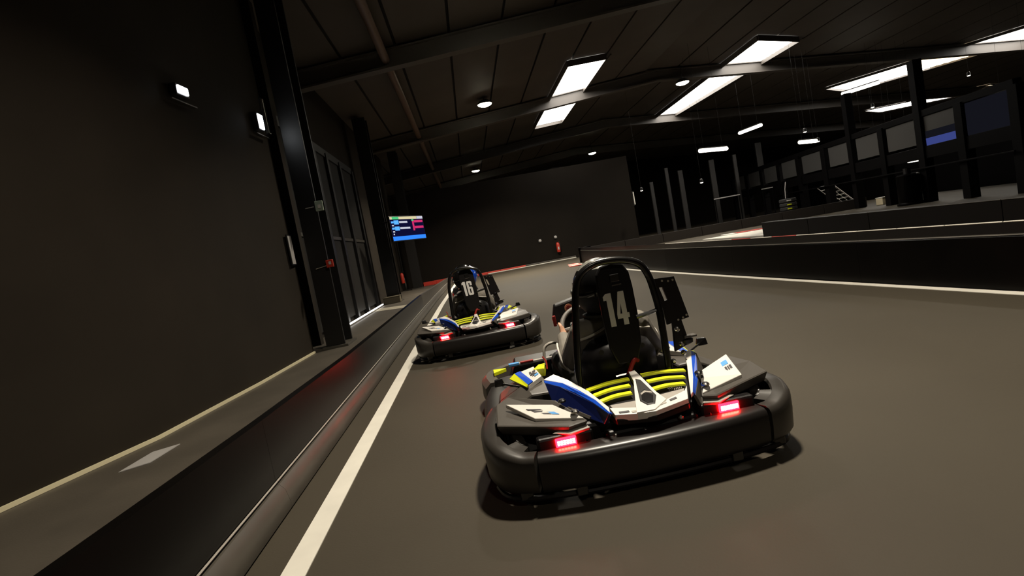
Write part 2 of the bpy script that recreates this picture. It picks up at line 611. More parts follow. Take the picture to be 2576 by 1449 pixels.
# ================================================================== LEFT BARRIER
bl = empty('track_barrier', (-1.24, 11.0, 0))
tag(bl, 'low black barrier with grey foot rail along the left of the track', 'barrier', 'track barriers')
LB = [(-4.0, -1.24, 0.57), (-1.3, -1.24, 0.565), (1.4, -1.24, 0.55), (3.0, -1.24, 0.51), (5.2, -1.24, 0.47), (8.6, -1.24, 0.455), (12.6, -1.22, 0.45),
      (14.6, -1.20, 0.42), (17.0, -1.17, 0.39), (20.0, -1.12, 0.36), (23.0, -1.05, 0.32), (25.6, -0.98, 0.28)]
for i in range(len(LB) - 1):
    (y0, x0, z0), (y1, x1, z1) = LB[i], LB[i + 1]
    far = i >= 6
    x0, x1 = x0 + 1.24, x1 + 1.24
    MB().loft([[Vector((x - 0.06, y - 11, 0.14)), Vector((x, y - 11, 0.14)), Vector((x, y - 11, z)), Vector((x - 0.06, y - 11, z))]
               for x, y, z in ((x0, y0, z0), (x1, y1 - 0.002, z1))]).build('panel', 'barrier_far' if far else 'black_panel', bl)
    sec = [(0.05, 0.012), (0.055, 0.05), (0.04, 0.12), (0.015, 0.15), (-0.04, 0.155), (-0.04, 0.012)]
    MB().loft([[Vector((x + px, y - 11, pz)) for px, pz in sec] for x, y in ((x0, y0), (x1, y1 - 0.002))]).build('foot_rail', 'rail_grey', bl, smooth=True)
    MB().tube([(x0 + 0.006, y0 - 11, 0.168), (x1 + 0.006, y1 - 11.002, 0.168)], 0.005, 6).build('edge_bead', 'grey_body', bl)

# ================================================================== RIGHT BARRIERS
br = empty('track_barrier', (4.6, 8.0, 0))
tag(br, 'long black barrier behind the white line right of the track', 'barrier', 'track barriers')
ys = [-5, -2.2, 0.6, 3.4, 6.2, 9.0, 11.8, 14.6, 17.4, 20.2, 21.6]
for a, b in zip(ys[:-1], ys[1:]):
    A, Bv = Vector((xr(a) - 4.6, a - 8, 0)), Vector((xr(b) - 4.6, b - 8 - 0.003, 0))
    for nm, z0, z1, o0, o1, mt in (('panel', 0.01, 0.475, 0.0, 0.07, 'black_panel'), ('top_rail', 0.50, 0.60, 0.03, 0.10, 'black_gloss')):
        MB().loft([[p + Vector((o0, 0, z0)), p + Vector((o1, 0, z0)), p + Vector((o1, 0, z1)), p + Vector((o0, 0, z1))]
                   for p in (A, Bv)]).build(nm, mt, br)
    MB().tube([A + Vector((0.035, 0, 0.487)), Bv + Vector((0.035, 0, 0.487))], 0.010, 6).build('edge_bead', 'rail_grey', br)
    if 3.4 <= a < 11.8:
        nseg = 5
        for q in range(nseg):
            p0, p1 = A.lerp(Bv, q / nseg), A.lerp(Bv, (q + 0.98) / nseg)
            MB().tube([p0 + Vector((0.035, 0, 0.603)), p1 + Vector((0.035, 0, 0.603))], 0.008, 6).build(
                'rail_highlight', 'red_paint' if (a == 6.2 and q in (2, 4)) else 'line_paint', br)  # painted highlight along the rail edge, broken by a red and white pattern
MB().box((xr(21.6) - 4.6 + 0.2, 21.65 - 8, 0.3), (0.5, 0.12, 0.58)).build('end_cap', 'black_panel', br, bevel=0.01)

b2 = empty('track_barrier', (8.3, 6.0, 0))
tag(b2, 'second black barrier farther right, ending beside the white kerb', 'barrier', 'track barriers')
ys = [-4, -1, 2, 5, 8, 11, 13.2, 15.5]
for a, b in zip(ys[:-1], ys[1:]):
    xa, xb = 8.0 + 0.035 * max(a - 5, 0), 8.0 + 0.035 * max(b - 5, 0)
    MB().loft([[Vector((px - 8.3 + o, py - 6, z)) for o, z in ((0, 0.0), (0.3, 0.0), (0.3, 0.5), (0, 0.5))]
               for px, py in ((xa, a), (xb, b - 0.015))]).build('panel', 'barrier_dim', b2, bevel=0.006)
    MB().tube([(xa - 8.3, a - 6, 0.5), (xb - 8.3, b - 6.015, 0.5)], 0.008, 6).build('edge_bead', 'rail_grey', b2)

b3 = empty('track_barrier', (12.0, 24.0, 0))
tag(b3, 'third dark barrier crossing behind the white kerb', 'barrier', 'track barriers')
for k in range(7):
    a, b = Vector((5.6 + 1.7 * k, 26.3 - 0.42 * k, 0)), Vector((5.6 + 1.7 * k + 1.68, 26.3 - 0.42 * (k + 0.99), 0))
    MB().loft([[p + Vector((-12, -24, 0)) + Vector((0, o, z)) for o, z in ((0, 0.0), (0.25, 0.0), (0.25, 0.42), (0, 0.42))]
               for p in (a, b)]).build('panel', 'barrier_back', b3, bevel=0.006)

# ================================================================== GLAZED GALLERY AT THE RIGHT
UX, UY = 0.16, 0.987
gal = empty('glazed_gallery', (16.2, 18.4, 0), -math.atan2(UX, UY))
tag(gal, 'raised glazed gallery on dark posts along the right of the hall', 'gallery')
win = [(-3.55, -1.95), (-1.6, 0.0), (0.38, 2.22), (2.72, 4.42), (5.15, 6.85), (7.62, 9.7), (10.4, 12.3), (13.0, 15.0), (15.7, 17.8), (18.5, 20.7)]
for i, (a, b) in enumerate(win):
    m = 'win_blue' if i == 1 else ('win_dim' if i == 0 else 'window_glass')
    zb = 1.78 if i == 0 else (1.92 if i == 1 else 2.03)
    if i == 1:
        MB().box((0, (a + b) / 2, zb + 0.13), (0.03, b - a, 0.26)).build('pane', 'win_blue', gal)
        MB().box((0, (a + b) / 2, zb + 0.38), (0.03, b - a, 0.24)).build('pane', 'win_dim', gal)
        MB().box((0, (a + b) / 2, zb + 0.75), (0.03, b - a, 0.5)).build('pane', 'window_glass', gal)
    else:
        MB().box((0, (a + b) / 2, (zb + 2.92) / 2), (0.03, b - a, 2.92 - zb)).build('pane', m, gal, bevel=0.004)
ed = [-3.9] + [(win[i][1] + win[i + 1][0]) / 2 for i in range(len(win) - 1)] + [21.1]
for i, e in enumerate(ed):
    w = 0.34 if i < 5 else 0.42
    MB().box((0.02, e, (4.9 if i in (2, 4) else 3.0) / 2), (0.3, w, 4.9 if i in (2, 4) else 3.0)).build('post', 'gallery_frame', gal, bevel=0.01)
MB().box((0.05, 8.6, 1.72), (0.24, 25.0, 0.42)).build('sill_beam', 'gallery_frame', gal, bevel=0.01)
MB().box((0.05, 8.6, 3.05), (0.24, 25.0, 0.22)).build('head_beam', 'gallery_frame', gal, bevel=0.01)
MB().box((-0.2, 8.6, 1.2), (0.06, 25.0, 0.05)).build('hand_rail', 'gallery_frame', gal, bevel=0.01)

MB().box((4.6, 9.0, 0.95), (0.12, 27.0, 1.9)).build('shade_panel', 'gallery_frame', gal)  # added black sheet, hides the lit floor to keep the space behind dark
# pale vertical banners hanging farther back
for i, (x_, y_, z0, z1, w) in enumerate([(15.75, 34.0, 1.8, 4.1, 0.32), (20.3, 36.6, 2.6, 4.9, 0.42), (17.4, 34.3, 1.9, 4.2, 0.22),
                                         (12.85, 34, 1.6, 4.1, 0.2), (13.7, 34, 1.75, 3.8, 0.28), (11.8, 34, 1.6, 3.4, 0.2)]):
    p = empty('steel_post', (x_, y_, 0))
    tag(p, ['slim pale post below the lowest tube light', 'broad pale post right of the angled tube light', 'thin grey post between two broader pale posts',
            'thin grey post left of the lowest tube light', 'broad dim post far back in the hall', 'leftmost thin dim post far back in the hall'][i], 'post', 'slim posts far back in the hall')
    MB().box((0, 0, z1 / 2), (w, 0.12, z1)).build('shaft', 'post_dim', p, bevel=0.01)
    MB().box((0, 0, 0.03), (w + 0.15, 0.3, 0.06)).build('foot_plate', 'steel_dark', p)


# ---- tube lights
def tube_light(a, b, label, r=0.07, group='hanging tube lights'):
    a, b = Vector(a), Vector(b)
    c = (a + b) / 2
    t = empty('pendant_tube_light', c)
    tag(t, label, 'light', group)
    MB().tube([a - c, (a - c) * 0.5, b - c], r, 10).build('tube', 'tube_glow', t, smooth=True)
    up = Vector((0, 0, r + 0.02))
    d = (b - a).normalized()
    q = Matrix.Rotation(math.atan2(d.y, d.x), 3, 'Z')
    MB().box(up, ((b - a).length, 0.09, 0.04), rot=q).build('housing', 'steel_dark', t)
    zr = zroof(c.x) + 0.0 - c.z
    if zr > 0.2:
        for s in (0.35, -0.35):
            p = (b - a) * s
            MB().tube([p + up, (p.x, p.y, zr)], 0.003, 5).build('wire', 'steel_dark', t)


tube_light((8.96, 20.1, 3.3), (10.4, 20.95, 3.3), 'near level tube light lowest on the left of the row')
tube_light((13.5, 25.75, 4.38), (13.73, 24.2, 4.38), 'slanting tube light above and right of the lowest one')
tube_light((13.3, 20.95, 3.04), (14.4, 21.6, 3.04), 'level tube light beside the two small spots')
tube_light((17.5, 23.3, 2.99), (18.15, 23.1, 2.99), 'short tube light in front of the gallery windows')
tube_light((17.2, 23.62, 5.0), (17.89, 22.29, 5.0), 'long tube light just under the skylight band')
tube_light((18.2, 17.75, 2.77), (19.6, 17.8, 2.77), 'tube light at the right edge of the picture')
tube_light((17.55, 21.9, 1.61), (18.0, 22.0, 1.60), 'left of two small low tube lights under the gallery', 0.035)
tube_light((18.45, 22.0, 1.56), (19.0, 22.0, 1.55), 'right of two small low tube lights under the gallery', 0.035)


def spot(x, y, z, label):
    s = empty('spot_lamp', (x, y, z))
    tag(s, label, 'lamp', 'small spot lamps')
    MB().lathe([(0.03, 0.16), (0.06, 0.12), (0.07, 0.0)], (0, 0, 0), n=12).build('housing', 'steel_dark', s)
    MB().lathe([(0.001, -0.03), (0.055, -0.015), (0.06, 0.0)], (0, 0, 0), n=12).build('lens', 'tube_glow', s)
    MB().tube([(0, 0, 0.15), (0, 0, zroof(x) - z)], 0.003, 5).build('rod', 'steel_dark', s)


spot(14.25, 22.0, 3.51, 'small spot above the level tube light')
spot(14.88, 22.2, 3.06, 'small spot at the right end of the level tube light')
spot(17.24, 22.0, 4.01, 'small spot at the top of a dark gallery post')
spot(21.54, 22.0, 4.6, 'small spot high at the right below the skylight band')
spot(9.68, 22.0, 2.25, 'small dim spot low on the left of the hall')
spot(8.35, 25.5, 2.55, 'tiny spot beside the end of the far wall')

# ---- tyre stack, lattice panel, box, pillar
TY = MB().lathe([(0.20, -0.09), (0.33, -0.095), (0.375, -0.06), (0.38, 0.0), (0.375, 0.06), (0.33, 0.095), (0.20, 0.09), (0.2, -0.09)], (0, 0, 0), n=20)
for k in range(5):
    t = TY.build('tyre', 'rubber', smooth=True, loc=(15.38, 25.8, 0.096 + 0.192 * k))
    names = ['lowest', 'second lowest', 'middle', 'second highest', 'topmost']
    tag(t, 'black tyre, %s of the stack left of the white lattice' % names[k], 'tyre', 'stacked tyres')
    MB().box((-0.15, -0.362, 0), (0.2, 0.03, 0.05)).build('tread_mark', 'lime' if k < 4 else 'line_paint', t)
ptl = MB().tube([(15.3, 25.8, 0.98), (15.32, 25.78, 1.4), (15.38, 25.75, 1.75)], 0.02, 8)
tag(ptl.build('marker_pole', 'lattice'), 'thin curved pale pole standing in the tyre stack', 'pole')

lat = empty('lattice_panel', (19.1, 27.6, 0))
tag(lat, 'white lattice panel leaning over to the left on the dark floor', 'panel')
TLp, TRp, BRp, BLp = Vector((-0.95, 0.1, 1.2)), Vector((-0.1, 0.1, 1.24)), Vector((1.0, -0.1, 0.03)), Vector((0.1, -0.1, 0.03))
MB().tube([TRp, BRp], 0.04, 6).build('stile', 'lattice', lat)
MB().tube([TLp, BLp], 0.02, 6).build('stile', 'lattice', lat)
for k in range(7):
    t = k / 6 * 0.96
    MB().tube([TLp.lerp(BLp, t), TRp.lerp(BRp, t)], 0.025, 6).build('rung', 'lattice', lat)
for u in (0.33, 0.68):
    MB().tube([TLp.lerp(TRp, u).lerp(BLp.lerp(BRp, u), 0.25), BLp.lerp(BRp, u)], 0.018, 6).build('bar', 'lattice', lat)

bx = empty('bench_box', (17.88, 22.6, 0))
tag(bx, 'cream coloured box on the floor beside the dark pillar', 'box')
MB().box((0, 0, 0.14), (0.86, 0.4, 0.28)).build('body', 'box_cream', bx, bevel=0.02)
MB().box((0, 0, 0.30), (0.88, 0.42, 0.035)).build('lid', 'line_paint', bx, bevel=0.01)
pl = empty('padded_pillar', (15.85, 19.0, 0))
tag(pl, 'black padded pillar right of the cream box', 'pillar')
MB().lathe([(0.42, 0), (0.42, 0.06), (0.36, 0.1), (0.36, 1.05), (0.30, 1.1)], (0, 0, 0), n=20).build('padding', 'black_panel', pl, smooth=True)
MB().lathe([(0.12, 1.1), (0.12, 1.3)], (0, 0, 0), n=14).build('core', 'steel_dark', pl)

# pale guard rails and a strip light post far back
for i, (x0_, z0_, x1_, z1_) in enumerate([(14.2, 1.63, 15.75, 1.63), (17.05, 1.70, 17.72, 1.70)]):
    g = empty('guard_rail', ((x0_ + x1_) / 2, 31.0, 0))
    tag(g, ['longer pale guard rail far back behind the kerb', 'shorter pale guard rail far back left of the lattice'][i], 'rail')
    hw_ = (x1_ - x0_) / 2
    MB().box((0, 0, z0_), (2 * hw_, 0.06, 0.06)).build('top_bar', 'lattice', g, bevel=0.01)
    for sx_ in (-1, 1):
        MB().box((sx_ * (hw_ - 0.05), 0, z0_ / 2 - 0.01), (0.05, 0.05, z0_ - 0.04)).build('leg', 'gallery_frame', g)
ws = empty('marker_strip', (8.33, 26.82, 2.0))
tag(ws, 'slim white vertical strip on the end of the far wall', 'strip')
MB().box((0.02, 0, 0.32), (0.05, 0.05, 0.62)).build('strip', 'line_paint', ws, bevel=0.01)
MB().box((-0.01, 0.03, 0.32), (0.06, 0.06, 0.7)).build('backing', 'steel_dark', ws)

# ---- extinguishers, signs and fittings


def extinguisher(x, y, z, label, nx, ny):
    e = empty('fire_extinguisher', (x, y, z), math.atan2(ny, nx))
    tag(e, label, 'extinguisher', 'wall fire extinguishers')
    MB().lathe([(0.06, 0.0), (0.085, 0.02), (0.085, 0.40), (0.05, 0.47), (0.025, 0.49)], (0.11, 0, 0), n=16).build('cylinder', 'ext_red', e, smooth=True)
    MB().box((0.11, 0, 0.52), (0.05, 0.03, 0.06)).build('valve', 'steel_dark', e)
    MB().box((0.17, 0.0, 0.55), (0.14, 0.03, 0.02)).build('handle', 'steel_dark', e)
    MB().tube(spline([(0.11, 0.03, 0.52), (0.12, 0.11, 0.45), (0.11, 0.11, 0.15)], 4), 0.012, 6).build('hose', 'rubber', e)
    MB().box((0.198, 0, 0.2), (0.006, 0.07, 0.14)).build('sticker', 'paper', e)
    MB().box((0.012, 0, 0.25), (0.024, 0.1, 0.2)).build('bracket', 'steel_dark', e)


extinguisher(-3.29, 25.6, 0.35, 'red fire extinguisher low beside the far column, left of the leading kart', 1, 0)
extinguisher(4.26, 26.83, 0.42, 'red fire extinguisher on the far wall above the corner', 0, -1)
sg = empty('warning_sign', (-3.29, 23.9, 1.95), 0)
tag(sg, 'small dark orange sign on the wall below the scoreboard', 'sign')
MB().prism([(0, -0.28, -0.3), (0, 0.28, -0.3), (0, 0.0, 0.3)], (0.02, 0, 0)).build('plate', 'ext_red', sg)
MB().box((0.03, -0.24, -0.38), (0.02, 0.16, 0.2)).build('note', 'paper', sg)
pb = empty('notice_board', (-2.845, 9.36, 1.53), math.radians(3))
tag(pb, 'narrow pale notice on the wall just left of the near column', 'notice')
MB().box((0.01, 0, 0.22), (0.02, 0.24, 0.5)).build('board', 'steel_dark', pb)
MB().box((0.022, 0, 0.22), (0.006, 0.2, 0.46)).build('sheet', 'paper', pb)
es = empty('exit_sign', (-2.36, 9.66, 2.31))
tag(es, 'pale green sign on the near column', 'sign')
MB().box((0.04, 0, 0.1), (0.13, 0.03, 0.17)).build('plate', 'sign_green', es, bevel=0.005)
MB().box((0.045, -0.02, 0.09), (0.05, 0.012, 0.06)).build('pictogram', 'line_paint', es)
MB().tube([(-0.2, 0.03, 0.1), (-0.05, 0.01, 0.1)], 0.008, 6).build('bracket', 'chrome', es)
cp = empty('call_point', (-2.34, 9.65, 1.36))
tag(cp, 'small red alarm button on the near column', 'button')
MB().box((0, 0, 0.07), (0.12, 0.05, 0.13)).build('housing', 'ext_red', cp, bevel=0.01)
MB().box((0.01, -0.03, 0.08), (0.04, 0.012, 0.05)).build('button', 'paper', cp)
MB().tube([(-0.25, 0.02, 0.02), (-0.05, 0.02, 0.05)], 0.008, 6).build('conduit', 'chrome', cp)
for i, (x_, y_, z_) in enumerate([(3.46, 26.8, 1.13), (4.23, 26.8, 1.17)]):
    k = empty('wall_reflector', (x_, y_, z_))
    tag(k, ['left of two pale reflectors on the far wall', 'right of two pale reflectors on the far wall'][i], 'reflector')
    MB().lathe([(0.07, 0.0), (0.07, -0.03), (0.04, -0.05)], (0, 0.02, 0), axis='Y', n=14).build('disc', 'paper', k)
    MB().box((0, 0.02, 0), (0.18, 0.02, 0.18)).build('backing', 'steel_dark', k)


# emergency lights on the left wall
def emergency(x, y, z, w, h, label, rz):
    e = empty('emergency_light', (x, y, z), rz)
    tag(e, label, 'light', 'emergency lights on the dark wall')
    MB().box((0.04, 0, 0), (0.08, w + 0.06, h + 0.05)).build('housing', 'steel_dark', e, bevel=0.01)
    MB().box((0.085, 0, 0.0), (0.02, w, h)).build('diffuser', 'led_white', e, bevel=0.006)
    MB().box((0.05, 0, -h / 2 - 0.1), (0.06, w + 0.3, 0.015)).build('bracket', 'chrome', e)


emergency(-3.0, 6.92, 3.64, 0.19, 0.085, 'small white emergency light farther left on the dark wall', math.radians(-6))
emergency(-2.86, 9.05, 3.75, 0.16, 0.22, 'bright white emergency light beside the near column', math.radians(-3))
rf = empty('reflector_panel', (-2.86, 9.52, 3.95))
tag(rf, 'slim pale metal strip high on the wall left of the near column', 'panel')
MB().box((0.03, 0, 0), (0.05, 0.1, 0.55)).build('strip', 'chrome', rf, bevel=0.01)
MB().box((0.0, 0, 0), (0.02, 0.14, 0.62)).build('backing', 'steel_dark', rf)

# beige crate between the door and the second column
cr = empty('low_crate', (-2.78, 18.72, 0.0))
tag(cr, 'low beige crate at the foot of the column beside the scoreboard', 'crate')
MB().box((0, 0, 0.10), (0.55, 0.35, 0.20)).build('body', 'crate', cr, bevel=0.015)
MB().box((0, 0, 0.215), (0.57, 0.37, 0.03)).build('lid', 'crate', cr, bevel=0.008)

# reflection on the walkway, painted as a thin pale patch
sh = MB().prism([(-2.98, 4.45, 0.002), (-2.80, 4.55, 0.002), (-2.78, 4.98, 0.002), (-2.96, 4.88, 0.002)], (0, 0, 0.006))
tag(sh.build('floor_reflection', 'paper'), 'pale painted reflection on the walkway beside the dark wall', 'sheet')  # no real sheet, paper material carries the painted reflection

# ---- scoreboard screen
tv = empty('scoreboard_screen', (-1.82, 19.0, 2.365), math.radians(66))
tag(tv, 'lit scoreboard screen with coloured bars hanging beside the column', 'screen')
W2, H2 = 1.08, 0.385
MB().box((0, 0.05, 0), (2 * W2 + 0.05, 0.07, 2 * H2 + 0.05)).build('casing', 'steel_dark', tv, bevel=0.01)
MB().box((0, 0.012, 0), (2 * W2, 0.006, 2 * H2)).build('display', 'scr_dark', tv)


def bar(u0, u1, v0, v1, m, nm='bar'):
    MB().box((-W2 + (u0 + u1) * W2, 0.006, H2 - (v0 + v1) * H2), ((u1 - u0) * 2 * W2, 0.006, (v1 - v0) * 2 * H2)).build(nm, m, tv)


bar(0.0, 0.06, 0.0, 0.11, 'scr_cream', 'header')
bar(0.06, 0.25, 0.0, 0.11, 'scr_green', 'header')
bar(0.25, 0.80, 0.0, 0.11, 'scr_cream', 'header')
bar(0.81, 1.0, 0.0, 0.11, 'scr_white', 'header')
bar(0.0, 1.0, 0.83, 1.0, 'scr_blue', 'footer')
for r0, ln in ((0.17, 0.24), (0.43, 0.30)):
    bar(0.02, 0.09, r0 + 0.02, r0 + 0.10, 'scr_sky')
    bar(0.10, 0.23, r0 - 0.02, r0 + 0.15, 'scr_sky')
    bar(0.25, 0.25 + ln, r0 + 0.02, r0 + 0.10, 'scr_white')
    bar(0.03, 0.08, r0 + 0.17, r0 + 0.22, 'scr_white')
    bar(0.70, 0.98, r0, r0 + 0.10, 'scr_pink')
bar(0.03, 0.06, 0.70, 0.76, 'scr_white')
bar(0.63, 0.69, 0.13, 0.20, 'scr_green')
bar(0.64, 0.69, 0.20, 0.62, 'scr_pink')
MB().tube([(-0.5, 0.1, 0.2), (-0.5, 0.4, 0.3), (-0.35, 0.75, 0.3)], 0.025, 8).build('bracket', 'steel_dark', tv)

# ================================================================== KARTS AND DRIVERS
DIG = {
    '1': [[(0, .80), (0, .92), (.09, 1), (.25, 1), (.25, 0), (.09, 0), (.09, .80)]],
    '4': [[(.16, 0), (.31, 0), (.31, 1), (.16, 1)], [(0, .20), (.16, .20), (.16, .34), (0, .34)], [(.31, .20), (.37, .20), (.37, .34), (.31, .34)],
          [(0, .34), (.10, .34), (.16, .66), (.16, 1), (.135, 1)]],
    '6': [[(0, .08), (.05, 0), (.14, .0), (.14, 1), (.05, 1), (0, .92)], [(.14, .86), (.23, .86), (.30, 1), (.14, 1)],
          [(.23, .68), (.37, .68), (.37, .92), (.30, 1), (.23, .86)], [(.14, 0), (.30, 0), (.23, .14), (.14, .14)],
          [(.30, 0), (.37, .08), (.37, .52), (.31, .59), (.23, .46), (.23, .14)], [(.14, .46), (.23, .46), (.31, .59), (.14, .59)]],
}


def capsule_body(parent, caps, voxel=0.0050):
    """one continuous body: tapered capsules merged by a voxel remesh, faces coloured by the nearest capsule"""
    mb = MB()
    for (a, b, ra, rb, mi) in caps:
        a, b = Vector(a), Vector(b)
        d = b - a
        L = max(d.length, 1e-4)
        q = d.to_track_quat('Z', 'Y').to_matrix()
        secs = []
        prof = [(math.sin(t * math.pi / 8) * ra, -math.cos(t * math.pi / 8) * ra) for t in range(0, 5)]
        prof += [(math.cos(t * math.pi / 8) * rb, L + math.sin(t * math.pi / 8) * rb) for t in range(0, 5)]
        for r, h in prof:
            r = max(r, 0.0006)
            secs.append([a + q @ Vector((r * math.cos(k * math.pi / 6), r * math.sin(k * math.pi / 6), h)) for k in range(12)])
        mb.loft(secs)
    tmp = mb.build('body', ['suit_black'])
    rm = tmp.modifiers.new('remesh', 'REMESH')
    rm.mode = 'VOXEL'
    rm.voxel_size = voxel
    sm = tmp.modifiers.new('smooth', 'SMOOTH')
    sm.factor = 0.5
    sm.iterations = 3
    dg = bpy.context.evaluated_depsgraph_get()
    me = bpy.data.meshes.new_from_object(tmp.evaluated_get(dg))
    bpy.data.objects.remove(tmp, do_unlink=True)
    me.materials.clear()
    for k in ('suit_black', 'suit_grey', 'skin', 'shoe'):
        me.materials.append(MATS[k])
    n = len(me.polygons)
    cen = np.zeros(n * 3)
    me.polygons.foreach_get('center', cen)
    cen = cen.reshape(-1, 3)
    best = np.full(n, 1e9)
    idx = np.zeros(n, int)
    for (a, b, ra, rb, mi) in caps:
        a_, b_ = np.array(a, float), np.array(b, float)
        ab = b_ - a_
        t = np.clip(((cen - a_) @ ab) / max(ab @ ab, 1e-9), 0, 1)
        dist = np.linalg.norm(cen - (a_ + t[:, None] * ab), axis=1) - (ra + (rb - ra) * t)
        w = dist < best
        best[w] = dist[w]
        idx[w] = mi
    me.polygons.foreach_set('material_index', idx.tolist())
    me.polygons.foreach_set('use_smooth', [True] * n)
    me.update()
    o = bpy.data.objects.new('body', me)
    COL.objects.link(o)
    o.parent = parent
    return o


def lerp3(a, b, t):
    return tuple(a[i] + (b[i] - a[i]) * t for i in range(3))


def hand_caps(wrist, grip, along, inward, side):
    """palm and five curled fingers closed on a rim; along = rim direction, inward = towards the rim's far side"""
    W, G, A, N = Vector(wrist), Vector(grip), Vector(along).normalized(), Vector(inward).normalized()
    out = []
    palm0 = W.lerp(G, 0.35)
    P = G - N * 0.030
    for s in (-0.030, -0.010, 0.010, 0.030):
        out.append((tuple(palm0 + A * s * 0.6), tuple(P + A * s), 0.014, 0.013, 2))
    F = (G - W).normalized()
    F = (F - A * F.dot(A)).normalized()
    for s, ln, r in ((-0.0345, 0.85, 0.0074), (-0.0115, 1.0, 0.0083), (0.0115, 1.06, 0.0085), (0.0345, 0.96, 0.0082)):
        k = P + A * s + F * 0.014
        a = k + F * 0.030 * ln + N * 0.010
        b = a + N * 0.030 * ln + F * 0.004
        c = b + N * 0.008 - F * 0.020 * ln
        out += [(tuple(k), tuple(a), r + 0.001, r, 2), (tuple(a), tuple(b), r, r - 0.0006, 2), (tuple(b), tuple(c), r - 0.0006, r - 0.0016, 2)]
    t0 = P + A * 0.040 * side - F * 0.016
    t1 = t0 + A * 0.028 * side + N * 0.012 + F * 0.004
    t2 = t1 + A * 0.010 * side + N * 0.022 + F * 0.016
    out += [(tuple(palm0 + A * 0.012 * side), tuple(t0), 0.013, 0.0115, 2), (tuple(t0), tuple(t1), 0.0115, 0.0098, 2), (tuple(t1), tuple(t2), 0.0098, 0.0082, 2)]
    return out


WC = Vector((0.02, 1.16, 0.585))                     # steering wheel centre (kart space)
WT = Matrix.Rotation(math.radians(-38), 3, 'X')      # wheel plane leans away from the driver


def wheel_pt(ang, r=0.15):
    p = Vector((math.sin(ang) * r, 0, math.cos(ang) * r))
    return WC + WT @ p


